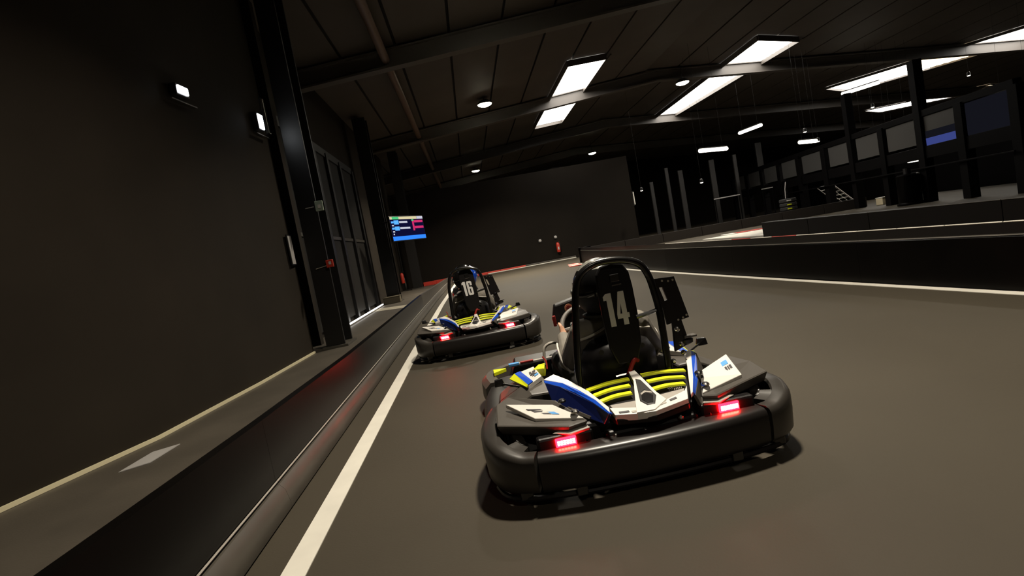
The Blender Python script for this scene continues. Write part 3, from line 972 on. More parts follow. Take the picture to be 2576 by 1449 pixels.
def driver(kart_loc, kart_rz, label, blue_helmet, gap):
    d = empty('person', kart_loc, kart_rz)
    tag(d, label, 'person')
    pel, chest, neck = (0.05, 0.86, 0.20), (0.06, 0.765, 0.50), (0.07, 0.765, 0.70)
    SL, SR = (-0.082, 0.755, 0.625), (0.232, 0.755, 0.618)
    EL, ER = (-0.165, 0.85, 0.455), (0.335, 0.85, 0.455)
    gl, gr = wheel_pt(math.radians(-100)), wheel_pt(math.radians(100))
    WLt, WRt = (gl + Vector((-0.02, -0.085, -0.005))), (gr + Vector((0.02, -0.085, -0.005)))
    N = WT @ Vector((0, 1, 0))
    caps = [
        (pel, lerp3(pel, chest, 0.5), 0.13, 0.125, 0), (lerp3(pel, chest, 0.4), chest, 0.125, 0.13, 0),
        ((-0.02, 0.765, 0.535), (0.155, 0.765, 0.53), 0.085, 0.085, 0), (chest, (0.065, 0.765, 0.58), 0.12, 0.08, 0), ((0.065, 0.775, 0.63), neck, 0.066, 0.066, 0),
        ((0.00, 0.90, 0.19), (0.10, 0.90, 0.19), 0.11, 0.11, 0),
        (SL, EL, 0.076, 0.062, 1), (EL, tuple(WLt), 0.062, 0.038, 1),
        (SR, ER, 0.076, 0.062, 1), (ER, tuple(WRt), 0.062, 0.038, 1),
        ((0.03, 0.755, 0.640), SL, 0.074, 0.073, 1), ((0.11, 0.755, 0.640), SR, 0.074, 0.073, 1),
        (tuple(WLt), tuple(WLt + Vector((0.004, 0.035, 0.002))), 0.028, 0.023, 2), (tuple(WRt), tuple(WRt + Vector((-0.004, 0.035, 0.002))), 0.028, 0.023, 2),
    ]
    for s in (-1, 1):
        hip, knee, ank = (0.05 + 0.085 * s, 0.93, 0.19), (0.05 + 0.20 * s, 1.38, 0.36), (0.05 + 0.17 * s, 1.78, 0.19)
        caps += [(hip, knee, 0.088, 0.06, 0), (knee, ank, 0.058, 0.04, 0), (ank, (ank[0], ank[1] + 0.03, 0.165), 0.042, 0.042, 3),
                 ((ank[0], ank[1] + 0.0, 0.16), (ank[0] + 0.01 * s, ank[1] + 0.10, 0.27), 0.042, 0.035, 3)]
    al, ar = wheel_pt(math.radians(-96)) - wheel_pt(math.radians(-104)), wheel_pt(math.radians(96)) - wheel_pt(math.radians(104))
    caps += hand_caps(WLt + Vector((0, 0.02, 0)), gl, al, N, 1)
    caps += hand_caps(WRt + Vector((0, 0.02, 0)), gr, ar, N, 1)
    capsule_body(d, caps)
    # white piping along shoulder seams and sleeves
    for s in (0, 1):
        mx = (lambda p: p) if s == 0 else (lambda p: (0.15 - p[0], p[1], p[2]))
        p1 = spline([mx(p) for p in ((-0.212, 0.93, 0.555), (-0.222, 0.86, 0.53), (-0.217, 0.82, 0.47), (-0.190, 0.795, 0.415), (-0.165, 0.80, 0.398))], 5)
        MB().tube(p1, 0.0065, 6).build('piping', 'piping', d, smooth=True)
        p2 = spline([mx(p) for p in ((-0.135, 0.700, 0.590), (-0.06, 0.680, 0.606), (0.0, 0.678, 0.626), (0.035, 0.680, 0.642))], 5)
        MB().tube(p2, 0.0075, 6).build('piping', 'piping', d, smooth=True)
    # helmet
    hc = Vector((0.062, 0.755, 0.852 + gap))
    hm = empty('helmet', hc, 0, d)

    def shape(p):
        q = p.copy()
        if q.z < 0:
            q.y *= 1.0 + 0.10 * (1 if q.y > 0 else -0.6) * min(1, -q.z * 1.5)
            q.x *= 1.0 - 0.10 * (-q.z)
        q.z = max(q.z, -0.86)
        return q
    R = (0.156, 0.178, 0.172)
    sh_ = MB().ellipsoid((0, 0, 0), R, 32, 20, fn=shape)
    # shine painted as a paler crown on the near helmet, blue flank on the other
    me_cols = []
    for f in sh_.f:
        c = sum((Vector(sh_.v[i]) for i in f), Vector()) / len(f)
        if blue_helmet:
            me_cols.append(1 if (c.x > 0.06 and -0.10 < c.z < 0.13 and c.y < 0.07) else 0)
        else:
            me_cols.append(1 if c.z > 0.118 else 0)
        if c.z < -0.03 and not (blue_helmet and me_cols[-1]):
            me_cols[-1] = 2
    sh_.m = me_cols
    sh_.build('shell', ['helmet_black', 'helmet_blue' if blue_helmet else 'helmet_grey', 'helmet_matte'], hm, smooth=True)
    vz = MB()
    secs = []
    for k in range(13):
        a = math.radians(20 + 140 * k / 12)
        secs.append([Vector((math.cos(a) * 0.158, math.sin(a) * 0.186, z)) * f for z, f in ((0.055, 0.965), (0.0, 1.0), (-0.05, 0.985), (-0.05, 0.95), (0.0, 0.955), (0.055, 0.92))])
    vz.loft(secs)
    vz.build('visor', 'visor', hm, smooth=True)
    MB().lathe([(0.090, -0.155), (0.122, -0.150), (0.124, -0.136), (0.100, -0.134)], (0, 0.004, 0), n=28).build('neck_roll', 'rubber', hm, smooth=True)
    for s in (-1, 1):
        MB().lathe([(0.018, 0.0), (0.018, 0.012 * s), (0.010, 0.016 * s)], (0.150 * s, 0.03, 0.0), axis='X', n=14).build('visor_pivot', 'helmet_grey', hm)
    return d


def sweep(path, prof, mbname, m, parent, smooth=True, flip=1, rise=None):
    """sweep a (outward, z) profile along an (x, y) path; outward is to the right of travel * flip"""
    P = [Vector((p[0], p[1], 0)) for p in path]
    secs = []
    for i in range(len(P)):
        t = (P[min(i + 1, len(P) - 1)] - P[max(i - 1, 0)]).normalized()
        n = Vector((t.y, -t.x, 0)) * flip
        dz = rise[i] if rise else 0.0
        secs.append([P[i] + n * o + Vector((0, 0, z + (dz if z > 0.13 else 0.0))) for o, z in prof])
    return MB().loft(secs).build(mbname, m, parent, smooth=smooth)


def decal(parent, corners, u0, u1, v0, v1, m, name, lift=0.0035):
    a, b, c, d_ = [Vector(p) for p in corners]        # bottom-left, bottom-right, top-right, top-left

    def at(u, v):
        return a.lerp(b, u).lerp(d_.lerp(c, u), v)
    n = (b - a).cross(d_ - a).normalized()
    if n.z < 0:
        n = -n
    q = [at(u0, v0) + n * 0.001, at(u1, v0) + n * 0.001, at(u1, v1) + n * 0.001, at(u0, v1) + n * 0.001]
    MB().prism(q, n * lift).build(name, m, parent)


def kart(loc, rz, number, label):
    k = empty('racing_kart', loc, rz)
    tag(k, label, 'kart', 'electric karts on the track')
    # ---------------- chassis
    ch = MB().prism([(-0.30, 0.62, 0.05), (0.36, 0.62, 0.05), (0.36, 1.95, 0.05), (-0.30, 1.95, 0.05)], (0, 0, 0.015)).build('floor_tray', 'plastic_soft', k)
    for s in (-1, 1):
        MB().tube(spline([(0.02 + 0.33 * s, 0.15, 0.10), (0.02 + 0.36 * s, 0.7, 0.09), (0.02 + 0.32 * s, 1.5, 0.08), (0.02 + 0.22 * s, 2.05, 0.09)], 5), 0.016, 8).build('frame_rail', 'tube_black', k, smooth=True)
    MB().tube([(-0.62, 0.40, 0.14), (0.66, 0.40, 0.14)], 0.02, 10).build('rear_axle', 'chrome', k, smooth=True)
    MB().tube([(-0.50, 1.62, 0.13), (0.54, 1.62, 0.13)], 0.016, 8).build('front_axle', 'tube_black', k, smooth=True)
    for (wx, wy, r, w) in ((-0.52, 0.40, 0.138, 0.20), (0.56, 0.40, 0.138, 0.20), (-0.50, 1.62, 0.128, 0.13), (0.54, 1.62, 0.128, 0.13)):
        h = w / 2
        wh = MB().lathe([(0.068, -h * 0.9), (r * 0.86, -h), (r * 0.97, -h * 0.86), (r, -h * 0.5), (r, h * 0.5), (r * 0.97, h * 0.86), (r * 0.86, h), (0.068, h * 0.9)],
                        (wx, wy, r + 0.002), axis='X', n=28).build('wheel', 'tyre_slick', k, smooth=True)
        MB().lathe([(0.02, -h * 0.5), (0.062, -h * 0.55), (0.067, -h * 0.92), (0.067, h * 0.92), (0.062, h * 0.55), (0.02, h * 0.5)], (wx, wy, r + 0.002), axis='X', n=20).build('rim', 'grey_body', wh, smooth=True)
    # ---------------- rear bumper: centre shell, two wrap-round corners, lower tube
    half = [(0.0, 0.0), (0.25, 0.008), (0.40, 0.022), (0.53, 0.046)]
    prof = [(-0.006, 0.082), (0.006, 0.10), (0.012, 0.16), (0.010, 0.215), (0.002, 0.236), (-0.014, 0.246), (-0.05, 0.250), (-0.095, 0.251), (-0.098, 0.236), (-0.05, 0.22), (-0.045, 0.09)]
    cen = [(-x + 0.02, y) for x, y in reversed(half[1:])] + [(x + 0.02, y) for x, y in half]
    sweep([(p.x, p.y) for p in spline([(a, b, 0) for a, b in cen], 5)], prof, 'rear_bumper', 'plastic_soft', k)
    for s in (-1, 1):
        cpts = [(0.545, 0.050), (0.63, 0.085), (0.70, 0.15), (0.742, 0.27), (0.752, 0.42), (0.735, 0.60), (0.69, 0.78)]
        pth = [(p.x * s + 0.02, p.y) for p in spline([(a, b, 0) for a, b in cpts], 5)]
        cprof = [(-0.006, 0.082), (0.006, 0.10), (0.012, 0.16), (0.012, 0.222), (0.002, 0.240), (-0.018, 0.250), (-0.065, 0.250), (-0.072, 0.236), (-0.045, 0.215), (-0.04, 0.09)]
        iprof = [(-0.118, 0.236), (-0.122, 0.247), (-0.150, 0.249), (-0.165, 0.240), (-0.165, 0.17), (-0.125, 0.17)]
        rise = [0.05 * min(1.0, max(0.0, (i - 3) / 12.0)) for i in range(len(pth))]
        co = sweep(pth, cprof, 'bumper_corner', 'plastic_mid', k, flip=s, rise=rise)
        sweep(pth[6:], iprof, 'inner_rim', 'plastic_mid', co, flip=s, rise=rise[6:])
        bprof = [(-0.04, 0.246), (-0.13, 0.246), (-0.13, 0.20), (-0.04, 0.20)]
        sweep(pth[4:11], bprof, 'bridge', 'plastic_mid', co, flip=s, rise=rise[4:11])
        sweep(pth[22:], bprof, 'bridge', 'plastic_mid', co, flip=s, rise=rise[22:])
        # lower tube under the shell with brackets
        MB().box((0.02 + 0.36 * s, 0.05, 0.065), (0.05, 0.05, 0.05)).build('bumper_bracket', 'tube_black', k, bevel=0.006)
        MB().box((0.02 + 0.60 * s, 0.12, 0.065), (0.06, 0.05, 0.05)).build('bumper_bracket', 'tube_black', k, bevel=0.006)
    low = [(-0.70, 0.30), (-0.66, 0.17), (-0.55, 0.095), (-0.3, 0.055), (0.02, 0.045), (0.34, 0.055), (0.59, 0.095), (0.70, 0.17), (0.74, 0.30)]
    MB().tube([(p.x, p.y, 0.045) for p in spline([(a, b, 0) for a, b in low], 4)], 0.014, 8).build('lower_tube', 'plastic_soft', k, smooth=True)
    # ---------------- side bumpers and pods
    for s in (-1, 1):
        sp = [(0.70, 0.80), (0.715, 1.05), (0.70, 1.35), (0.66, 1.58)]
        pth = [(p.x * s + 0.02, p.y) for p in spline([(a, b, 0) for a, b in sp], 5)]
        sprof = [(0.0, 0.07), (0.02, 0.11), (0.02, 0.18), (0.0, 0.215), (-0.06, 0.225), (-0.12, 0.20), (-0.12, 0.09)]
        sweep(pth, sprof, 'side_bumper', 'plastic_soft', k, flip=s)
        X = lambda v: 0.02 + v * s
        pod = MB()
        pod.loft([[Vector((X(a), y, z)) for a, z in sec] for y, sec in (
            (0.60, [(0.34, 0.15), (0.64, 0.18), (0.62, 0.30), (0.46, 0.375), (0.36, 0.37)]),
            (0.80, [(0.34, 0.12), (0.66, 0.15), (0.64, 0.30), (0.48, 0.39), (0.35, 0.385)]),
            (1.10, [(0.34, 0.12), (0.66, 0.14), (0.62, 0.28), (0.49, 0.365), (0.35, 0.37)]),
            (1.35, [(0.36, 0.10), (0.62, 0.12), (0.56, 0.23), (0.46, 0.28), (0.38, 0.28)]))])
        po = pod.build('side_pod', 'plastic_grey', k, bevel=0.012)
        # coloured panel on top of the pod
        if s < 0:
            tp = [(-0.445, 0.690, 0.404), (-0.352, 0.790, 0.420), (-0.358, 1.120, 0.406), (-0.490, 1.030, 0.402)]
        else:
            tp = [(0.485, 0.690, 0.404), (0.392, 0.790, 0.420), (0.398, 1.120, 0.406), (0.530, 1.030, 0.402)]
        MB().prism(tp, (0, 0, -0.03)).build('pod_panel', 'white_body', po, bevel=0.004)
        o, i = tp[3], tp[0]
        c1 = lerp3(tp[3], tp[2], 0.30)
        c2 = lerp3(tp[0], tp[1], 0.36)
        up = 0.004
        MB().prism([(o[0], o[1], o[2] + up), (c1[0], c1[1], c1[2] + up), (c2[0], c2[1], c2[2] + up), (i[0], i[1], i[2] + up)], (0, 0, -0.004)).build('pod_stripe', 'blue_body', po)
        e1 = (o[0] + 0.035 * s, o[1] - 0.01, o[2] - 0.02)
        MB().prism([(o[0], o[1], o[2] + up), (i[0], i[1], i[2] + up), (i[0] + 0.008 * s, i[1] - 0.008, i[2] - 0.006), e1], (0, 0, -0.006)).build('pod_stripe', 'lime', po)
        q = [tp[0], tp[1], tp[2], tp[3]]
        for (u0, u1, v0, v1, m) in ((.60, .88, .30, .36, 'dark_print'), (.55, .80, .40, .50, 'dark_print'), (.56, .66, .53, .62, 'dark_print'), (.72, .90, .53, .60, 'dark_print'), (.68, .92, .20, .28, 'sky_blue')):
            decal(po, [(p[0], p[1], p[2] + 0.001) for p in q], u0, u1, v0, v1, m, 'sticker')
        MB().prism([(X(0.395), 1.02, 0.41), (X(0.345), 1.13, 0.41), (X(0.31), 1.07, 0.425), (X(0.335), 0.93, 0.425)], (0, 0, -0.05)).build('pod_wedge', 'lime', po, bevel=0.004)
        # mirror-like bracket outboard of the pod
        MB().tube([(X(0.50), 0.80, 0.375), (X(0.60), 0.86, 0.40)], 0.006, 6).build('stay', 'tube_black', k)
        MB().prism([(X(0.58), 0.86, 0.385), (X(0.645), 0.84, 0.39), (X(0.64), 0.85, 0.43), (X(0.595), 0.87, 0.43)], (0, 0.02, 0)).build('stay_plate', 'tube_black', k, bevel=0.004)
    # ---------------- front bumper and fairing
    fp = [(-0.66, 1.62), (-0.68, 1.90), (-0.60, 2.10), (-0.40, 2.22), (0.02, 2.27), (0.44, 2.22), (0.64, 2.10), (0.72, 1.90), (0.70, 1.62)]
    fprof = [(0.0, 0.06), (0.025, 0.10), (0.02, 0.20), (-0.02, 0.235), (-0.09, 0.235), (-0.10, 0.10)]
    sweep([(p.x, p.y) for p in spline([(a, b, 0) for a, b in fp], 5)], fprof, 'front_bumper', 'plastic_grey', k, flip=-1)
    fa = MB().loft([[Vector(p) for p in sec] for sec in (
        [(-0.50, 1.82, 0.12), (0.54, 1.82, 0.12), (0.48, 1.84, 0.27), (-0.44, 1.84, 0.27)],
        [(-0.50, 2.05, 0.12), (0.54, 2.05, 0.12), (0.46, 2.03, 0.30), (-0.42, 2.03, 0.30)],
        [(-0.36, 2.20, 0.12), (0.40, 2.20, 0.12), (0.34, 2.18, 0.26), (-0.30, 2.18, 0.26)])]).build('front_fairing', 'plastic_black', k, bevel=0.01)
    MB().box((-0.23, 1.835, 0.285), (0.46, 0.03, 0.02)).build('fairing_edge', 'grey_body', fa, bevel=0.004)
    MB().box((0.27, 1.835, 0.285), (0.46, 0.03, 0.02)).build('fairing_edge', 'grey_body', fa, bevel=0.004)
    for s in (-1, 1):
        MB().box((0.02 + 0.36 * s, 1.828, 0.296), (0.10, 0.03, 0.012)).build('fairing_mark', 'red_strap', fa, bevel=0.003)
        MB().box((0.02 + 0.46 * s, 1.828, 0.292), (0.08, 0.04, 0.02)).build('fairing_mark', 'sky_blue', fa, bevel=0.003)
        MB().prism([(0.02 + 0.52 * s, 1.86, 0.24), (0.02 + 0.62 * s, 1.80, 0.235), (0.02 + 0.62 * s, 1.92, 0.235)], (0, 0, 0.03)).build('fairing_mark', 'lime', fa, bevel=0.004)
    MB().loft([[Vector(p) for p in sec] for sec in (
        [(-0.12, 1.55, 0.30), (0.16, 1.55, 0.30), (0.13, 1.56, 0.40), (-0.09, 1.56, 0.40)],
        [(-0.14, 1.85, 0.20), (0.18, 1.85, 0.20), (0.14, 1.85, 0.33), (-0.10, 1.85, 0.33)])]).build('nose_panel', 'blue_body', k, bevel=0.01)
    # ---------------- battery case and motor between the rear wheels
    MB().box((0.04, 0.36, 0.20), (0.62, 0.40, 0.22)).build('battery_case', 'plastic_black', k, bevel=0.02)
    MB().box((0.04, 0.125, 0.20), (0.44, 0.05, 0.14)).build('motor_cover', 'tube_black', k, bevel=0.015)
    for bx_, bz_ in ((-0.14, 0.25), (0.0, 0.24), (0.17, 0.27), (0.23, 0.21), (0.10, 0.20)):
        MB().lathe([(0.012, 0.0), (0.012, -0.012), (0.006, -0.016)], (bx_, 0.10, bz_), axis='Y', n=10).build('bolt', 'chrome', k)
    for s in (-1, 1):
        MB().tube(spline([(0.02 + 0.28 * s, 0.10, 0.20), (0.02 + 0.30 * s, 0.14, 0.29), (0.02 + 0.26 * s, 0.28, 0.33)], 4), 0.012, 8).build('stay', 'tube_black', k, smooth=True)
    # ---------------- rear fenders
    fend = {
        -1: ([(-0.66, 0.28, 0.345), (-0.645, 0.50, 0.385), (-0.57, 0.56, 0.40), (-0.35, 0.33, 0.40), (-0.245, 0.105, 0.342), (-0.34, 0.10, 0.332), (-0.50, 0.19, 0.338)],
             [(-0.595, 0.41, 0.404), (-0.378, 0.262, 0.400), (-0.350, 0.225, 0.388), (-0.262, 0.120, 0.352), (-0.475, 0.225, 0.362)]),
        1: ([(0.70, 0.26, 0.345), (0.690, 0.40, 0.372), (0.61, 0.505, 0.40), (0.375, 0.30, 0.40), (0.285, 0.105, 0.342), (0.36, 0.10, 0.332), (0.56, 0.20, 0.338)],
            [(0.605, 0.490, 0.408), (0.388, 0.305, 0.404), (0.355, 0.215, 0.390), (0.300, 0.120, 0.352), (0.552, 0.235, 0.364)]),
    }
    for s in (-1, 1):
        grey, white = fend[s]
        f_ = MB()
        top = [Vector(p) for p in grey]
        cx = sum((p for p in top), Vector()) / len(top)
        bot = [p.lerp(cx, 0.10) + Vector((0, 0.012, -0.055)) for p in top]
        f_.loft([bot, top])
        fo = f_.build('rear_fender', 'plastic_grey', k, bevel=0.010)
        MB().prism(white, (0, 0, -0.02)).build('fender_panel', 'white_body', fo, bevel=0.003)
        MB().prism([(p[0], p[1] - 0.012, p[2] - 0.028) for p in (grey[4], grey[5], lerp3(grey[5], grey[6], 0.5), lerp3(grey[4], grey[3], 0.3))], (0, 0.03, -0.03)).build('fender_lip', 'grey_body', fo, bevel=0.005)
        W = white
        Q = [W[4], W[3], W[1], W[0]]
        if s > 0:
            Q = [W[3], W[4], W[0], W[1]]
            for (u0, u1, v0, v1, m) in ((.66, .86, .60, .78, 'sky_blue'), (.70, .76, .34, .52, 'dark_print'), (.78, .82, .34, .52, 'dark_print'), (.84, .90, .36, .52, 'dark_print')):
                decal(fo, Q, u0, u1, v0, v1, m, 'sticker')
        else:
            for (u0, u1, v0, v1, m) in ((.20, .50, .52, .60, 'dark_print'), (.24, .52, .38, .48, 'dark_print'), (.34, .50, .24, .33, 'dark_print'), (.52, .66, .24, .40, 'sky_blue')):
                decal(fo, Q, u0, u1, v0, v1, m, 'sticker')
        MB().lathe([(0.02, 0.0), (0.02, 0.008), (0.012, 0.014)], (grey[3][0] - 0.02 * s, 0.27, 0.40), n=12).build('bolt', 'tube_black', fo)
        MB().lathe([(0.02, 0.0), (0.02, 0.008), (0.012, 0.014)], (grey[4][0] + 0.05 * s, 0.16, 0.372), n=12).build('bolt', 'chrome', fo)
        # tail light under the fender
        lx = -0.366 if s < 0 else 0.404
        tl = MB().box((lx, 0.135, 0.262), (0.26, 0.06, 0.075)).build('tail_light', 'plastic_black', k, bevel=0.012)
        MB().box((lx, 0.100, 0.270), (0.096, 0.014, 0.040)).build('lens', 'tail_red', tl, bevel=0.004)
        for n_ in range(6):
            MB().box((lx - 0.035 + 0.014 * n_, 0.092, 0.270), (0.0105, 0.006, 0.020)).build('led', 'tail_hot', tl)
    # ---------------- rear cover: white frame, grille slats, centre emblem
    cv = MB().prism([(-0.125, 0.085, 0.325), (0.05, 0.050, 0.318), (0.222, 0.095, 0.327), (0.29, 0.24, 0.358), (0.345, 0.42, 0.395), (0.075, 0.47, 0.402), (-0.205, 0.42, 0.395), (-0.15, 0.19, 0.345)], (0, 0, -0.03)).build('rear_cover', 'plastic_black', k, bevel=0.006)

    def cz(y):
        return 0.338 + 0.22 * (y - 0.08)

    def cpoly(pts, m, nm, lift=0.0, th=0.016, bev=0.002):
        return MB().prism([(x_, y_, cz(y_) + lift) for x_, y_ in pts], (0, 0, -th)).build(nm, m, cv, bevel=bev)
    cpoly([(-0.132, 0.155), (-0.127, 0.090), (-0.038, 0.064), (0.05, 0.053), (0.220, 0.098), (0.266, 0.215), (0.236, 0.172), (0.106, 0.120), (-0.010, 0.113), (-0.118, 0.150)], 'white_body', 'cover_frame', 0.006, 0.03)
    cpoly([(-0.122, 0.190), (-0.116, 0.148), (-0.010, 0.112), (0.000, 0.185)], 'grey_body', 'cover_inset', 0.0)
    cpoly([(0.110, 0.122), (0.232, 0.172), (0.250, 0.205), (0.096, 0.190)], 'grey_body', 'cover_inset', 0.0)
    cpoly([(0.060, 0.452), (0.094, 0.452), (0.112, 0.200), (0.128, 0.122), (0.050, 0.060), (-0.035, 0.062), (-0.010, 0.150), (0.050, 0.345)], 'white_body', 'emblem_frame', 0.012, 0.03)
    cpoly([(0.064, 0.358), (0.084, 0.335), (0.098, 0.168), (0.066, 0.100), (0.030, 0.103), (0.012, 0.148)], 'emblem_dark', 'emblem', 0.0155, 0.02)
    cpoly([(0.068, 0.322), (0.078, 0.305), (0.080, 0.212), (0.062, 0.232), (0.042, 0.212)], 'emblem_dark', 'emblem_mark', 0.0175, 0.02, 0)
    cpoly([(0.036, 0.205), (0.062, 0.224), (0.088, 0.200), (0.088, 0.186), (0.062, 0.208), (0.034, 0.190)], 'grey_body', 'emblem_mark', 0.0180, 0.02, 0)
    cpoly([(0.070, 0.195), (0.084, 0.170), (0.062, 0.112), (0.036, 0.115), (0.022, 0.150), (0.032, 0.182), (0.050, 0.198)], 'tube_black', 'emblem_mark', 0.0175, 0.02, 0)
    for (a, b) in (((-0.188, 0.362), (0.040, 0.392)), ((-0.172, 0.297), (0.022, 0.325)), ((-0.155, 0.232), (0.006, 0.254)),
                   ((0.108, 0.402), (0.322, 0.364)), ((0.112, 0.327), (0.292, 0.300)), ((0.108, 0.247), (0.265, 0.238))):
        mid = ((a[0] + b[0]) / 2, (a[1] + b[1]) / 2 + 0.012)
        pth = spline([(p[0], p[1], cz(p[1]) + 0.012) for p in (a, mid, b)], 5)
        MB().loft([[p + Vector((0, -0.019, -0.014)), p + Vector((0, -0.016, -0.006)), p + Vector((0, 0.014, -0.003)), p + Vector((0, 0.017, -0.014))] for p in pth]).build('grille_slat', 'lime', cv, smooth=True)
    for n_ in range(8):
        MB().box((0.175 + 0.0085 * n_, 0.212, cz(0.212) + 0.004), (0.004, 0.022, 0.010)).build('cooling_fin', 'chrome' if n_ > 2 else 'plastic_grey', cv)
    # small print along the lower edge of the frame
    for (u0, u1, y0, m) in ((-0.105, -0.060, 0.098, 'dark_print'), (-0.050, 0.012, 0.084, 'light_print'), (0.022, 0.042, 0.080, 'orange_print'), (0.062, 0.118, 0.088, 'light_print'), (0.140, 0.176, 0.112, 'dark_print')):
        sl = 0.30 if u0 > 0.05 else -0.12
        cpoly([(u0, y0 - 0.007), (u1, y0 - 0.007 + sl * (u1 - u0)), (u1, y0 + 0.007 + sl * (u1 - u0)), (u0, y0 + 0.007)], m, 'print', 0.0085, 0.004, 0)
    # side blades
    bl_t = [(-0.372, 0.535, 0.458), (-0.309, 0.575, 0.466), (-0.255, 0.480, 0.448), (-0.187, 0.309, 0.414), (-0.142, 0.122, 0.377), (-0.152, 0.072, 0.367), (-0.180, 0.212, 0.394), (-0.233, 0.352, 0.4215), (-0.288, 0.455, 0.442)]
    b_o = MB().prism(bl_t, (0, 0, -0.02)).build('blade', 'white_body', k, bevel=0.003)
    MB().prism([(-0.371, 0.531, 0.454), (-0.288, 0.455, 0.4415), (-0.233, 0.352, 0.4210), (-0.180, 0.212, 0.3935), (-0.152, 0.072, 0.3665), (-0.157, 0.072, 0.360), (-0.194, 0.206, 0.384), (-0.249, 0.343, 0.409), (-0.306, 0.444, 0.429), (-0.372, 0.514, 0.445)], (0.012, 0, -0.006)).build('blade_stripe', 'blue_body', b_o, bevel=0.002)
    MB().prism([(-0.371, 0.512, 0.444), (-0.306, 0.443, 0.4285), (-0.249, 0.342, 0.4085), (-0.194, 0.205, 0.3835), (-0.158, 0.074, 0.3595), (-0.18, 0.10, 0.31), (-0.25, 0.22, 0.325), (-0.36, 0.40, 0.36)], (0.014, 0, -0.006)).build('blade_stripe', 'navy_body', b_o, bevel=0.002)
    MB().prism([(-0.300, 0.285, 0.366), (-0.225, 0.140, 0.345), (-0.232, 0.138, 0.335), (-0.310, 0.285, 0.354)], (-0.006, -0.004, 0.002)).build('blade_stripe', 'plastic_grey', b_o)
    br_t = [(0.393, 0.530, 0.458), (0.432, 0.522, 0.458), (0.372, 0.378, 0.428), (0.312, 0.235, 0.399), (0.250, 0.105, 0.373), (0.232, 0.087, 0.369), (0.276, 0.204, 0.393), (0.345, 0.379, 0.428)]
    b_o = MB().prism(br_t, (0, 0, -0.02)).build('blade', 'white_body', k, bevel=0.003)
    MB().prism([(0.432, 0.520, 0.457), (0.372, 0.377, 0.427), (0.312, 0.234, 0.398), (0.250, 0.104, 0.372), (0.262, 0.110, 0.355), (0.335, 0.240, 0.380), (0.400, 0.385, 0.412), (0.455, 0.515, 0.445)], (-0.012, 0, -0.006)).build('blade_stripe', 'blue_body', b_o, bevel=0.002)
    MB().prism([(0.455, 0.513, 0.444), (0.400, 0.383, 0.411), (0.335, 0.238, 0.379), (0.262, 0.108, 0.354), (0.285, 0.115, 0.30), (0.36, 0.25, 0.31), (0.455, 0.43, 0.34)], (-0.012, 0, -0.006)).build('blade_stripe', 'plastic_grey', b_o, bevel=0.002)
    MB().prism([(0.43, 0.535, 0.455), (0.452, 0.530, 0.448), (0.445, 0.490, 0.445)], (0, 0, -0.01)).build('blade_stripe', 'lime', b_o)
    # ---------------- seat
    secs = []
    for (y, z, hw, lean) in ((0.548, 0.575, 0.13, 0.0), (0.535, 0.55, 0.18, 0.01), (0.52, 0.50, 0.205, 0.03), (0.535, 0.38, 0.21, 0.05), (0.60, 0.22, 0.20, 0.06), (0.72, 0.13, 0.19, 0.06), (0.95, 0.11, 0.19, 0.05), (1.10, 0.15, 0.18, 0.03)):
        row = []
        for j in range(9):
            u = -1 + j / 4
            wrap = (abs(u) ** 3)
            row.append(Vector((0.06 + u * hw, y + wrap * (0.10 if z > 0.2 else 0.02), z + (wrap * 0.11 if z < 0.25 else 0))))
        back = [p + (Vector((0, -0.022, -0.008)) if z > 0.2 else Vector((0, -0.008, -0.022))) for p in reversed(row)]
        secs.append(row + back)
    st = MB().loft(secs).build('seat', 'plastic_black', k, smooth=True)
    MB().prism([(0.055, 0.489, 0.505), (0.085, 0.489, 0.505), (0.070, 0.493, 0.475)], (0, -0.006, 0)).build('seat_mark', 'light_print', st)
    MB().tube([(0.0, 0.487, 0.408), (0.085, 0.484, 0.412)], 0.008, 6).build('seat_bracket', 'chrome', st)
    for bx_, bz_ in ((-0.05, 0.545), (0.17, 0.54), (0.06, 0.565)):
        MB().lathe([(0.014, 0.0), (0.014, -0.008)], (bx_, 0.512 if bz_ > 0.57 else 0.51, bz_), axis='Y', n=10).build('bolt', 'tube_black', st)
    # ---------------- roll bar, number board
    rb = spline([(-0.205, 0.44, 0.36), (-0.195, 0.455, 0.49), (-0.158, 0.47, 0.75), (-0.128, 0.48, 0.90), (-0.085, 0.485, 0.972), (0.0, 0.49, 1.008), (0.12, 0.49, 1.004), (0.215, 0.485, 0.968), (0.255, 0.48, 0.90), (0.272, 0.475, 0.80), (0.280, 0.47, 0.70), (0.276, 0.455, 0.50), (0.272, 0.44, 0.36)], 6)
    ro = MB().tube(rb, 0.019, 12).build('roll_bar', 'tube_black', k, smooth=True)
    MB().tube([(0.16, 0.485, 0.695), (0.280, 0.47, 0.715)], 0.011, 8).build('cross_brace', 'tube_black', ro, smooth=True)
    for s, xb in ((-1, -0.205), (1, 0.272)):
        MB().tube([(xb, 0.44, 0.36), (xb * 0.9, 0.38, 0.12)], 0.016, 10).build('bar_foot', 'tube_black', ro, smooth=True)
    for bz_, bx_ in ((0.60, 0.345), (0.52, 0.355), (0.475, 0.36), (0.44, 0.30)):
        MB().lathe([(0.013, 0.0), (0.013, -0.014), (0.007, -0.02)], (bx_, 0.445, bz_), axis='Y', n=10).build('bolt', 'chrome', ro)
    outl = [(0.030, 0.47), (0.135, 0.47), (0.172, 0.56), (0.182, 0.70), (0.182, 0.86), (0.176, 0.935), (0.15, 0.982), (0.09, 0.997), (0.03, 0.985), (0.0, 0.945), (-0.006, 0.86), (-0.006, 0.70), (0.0, 0.56)]
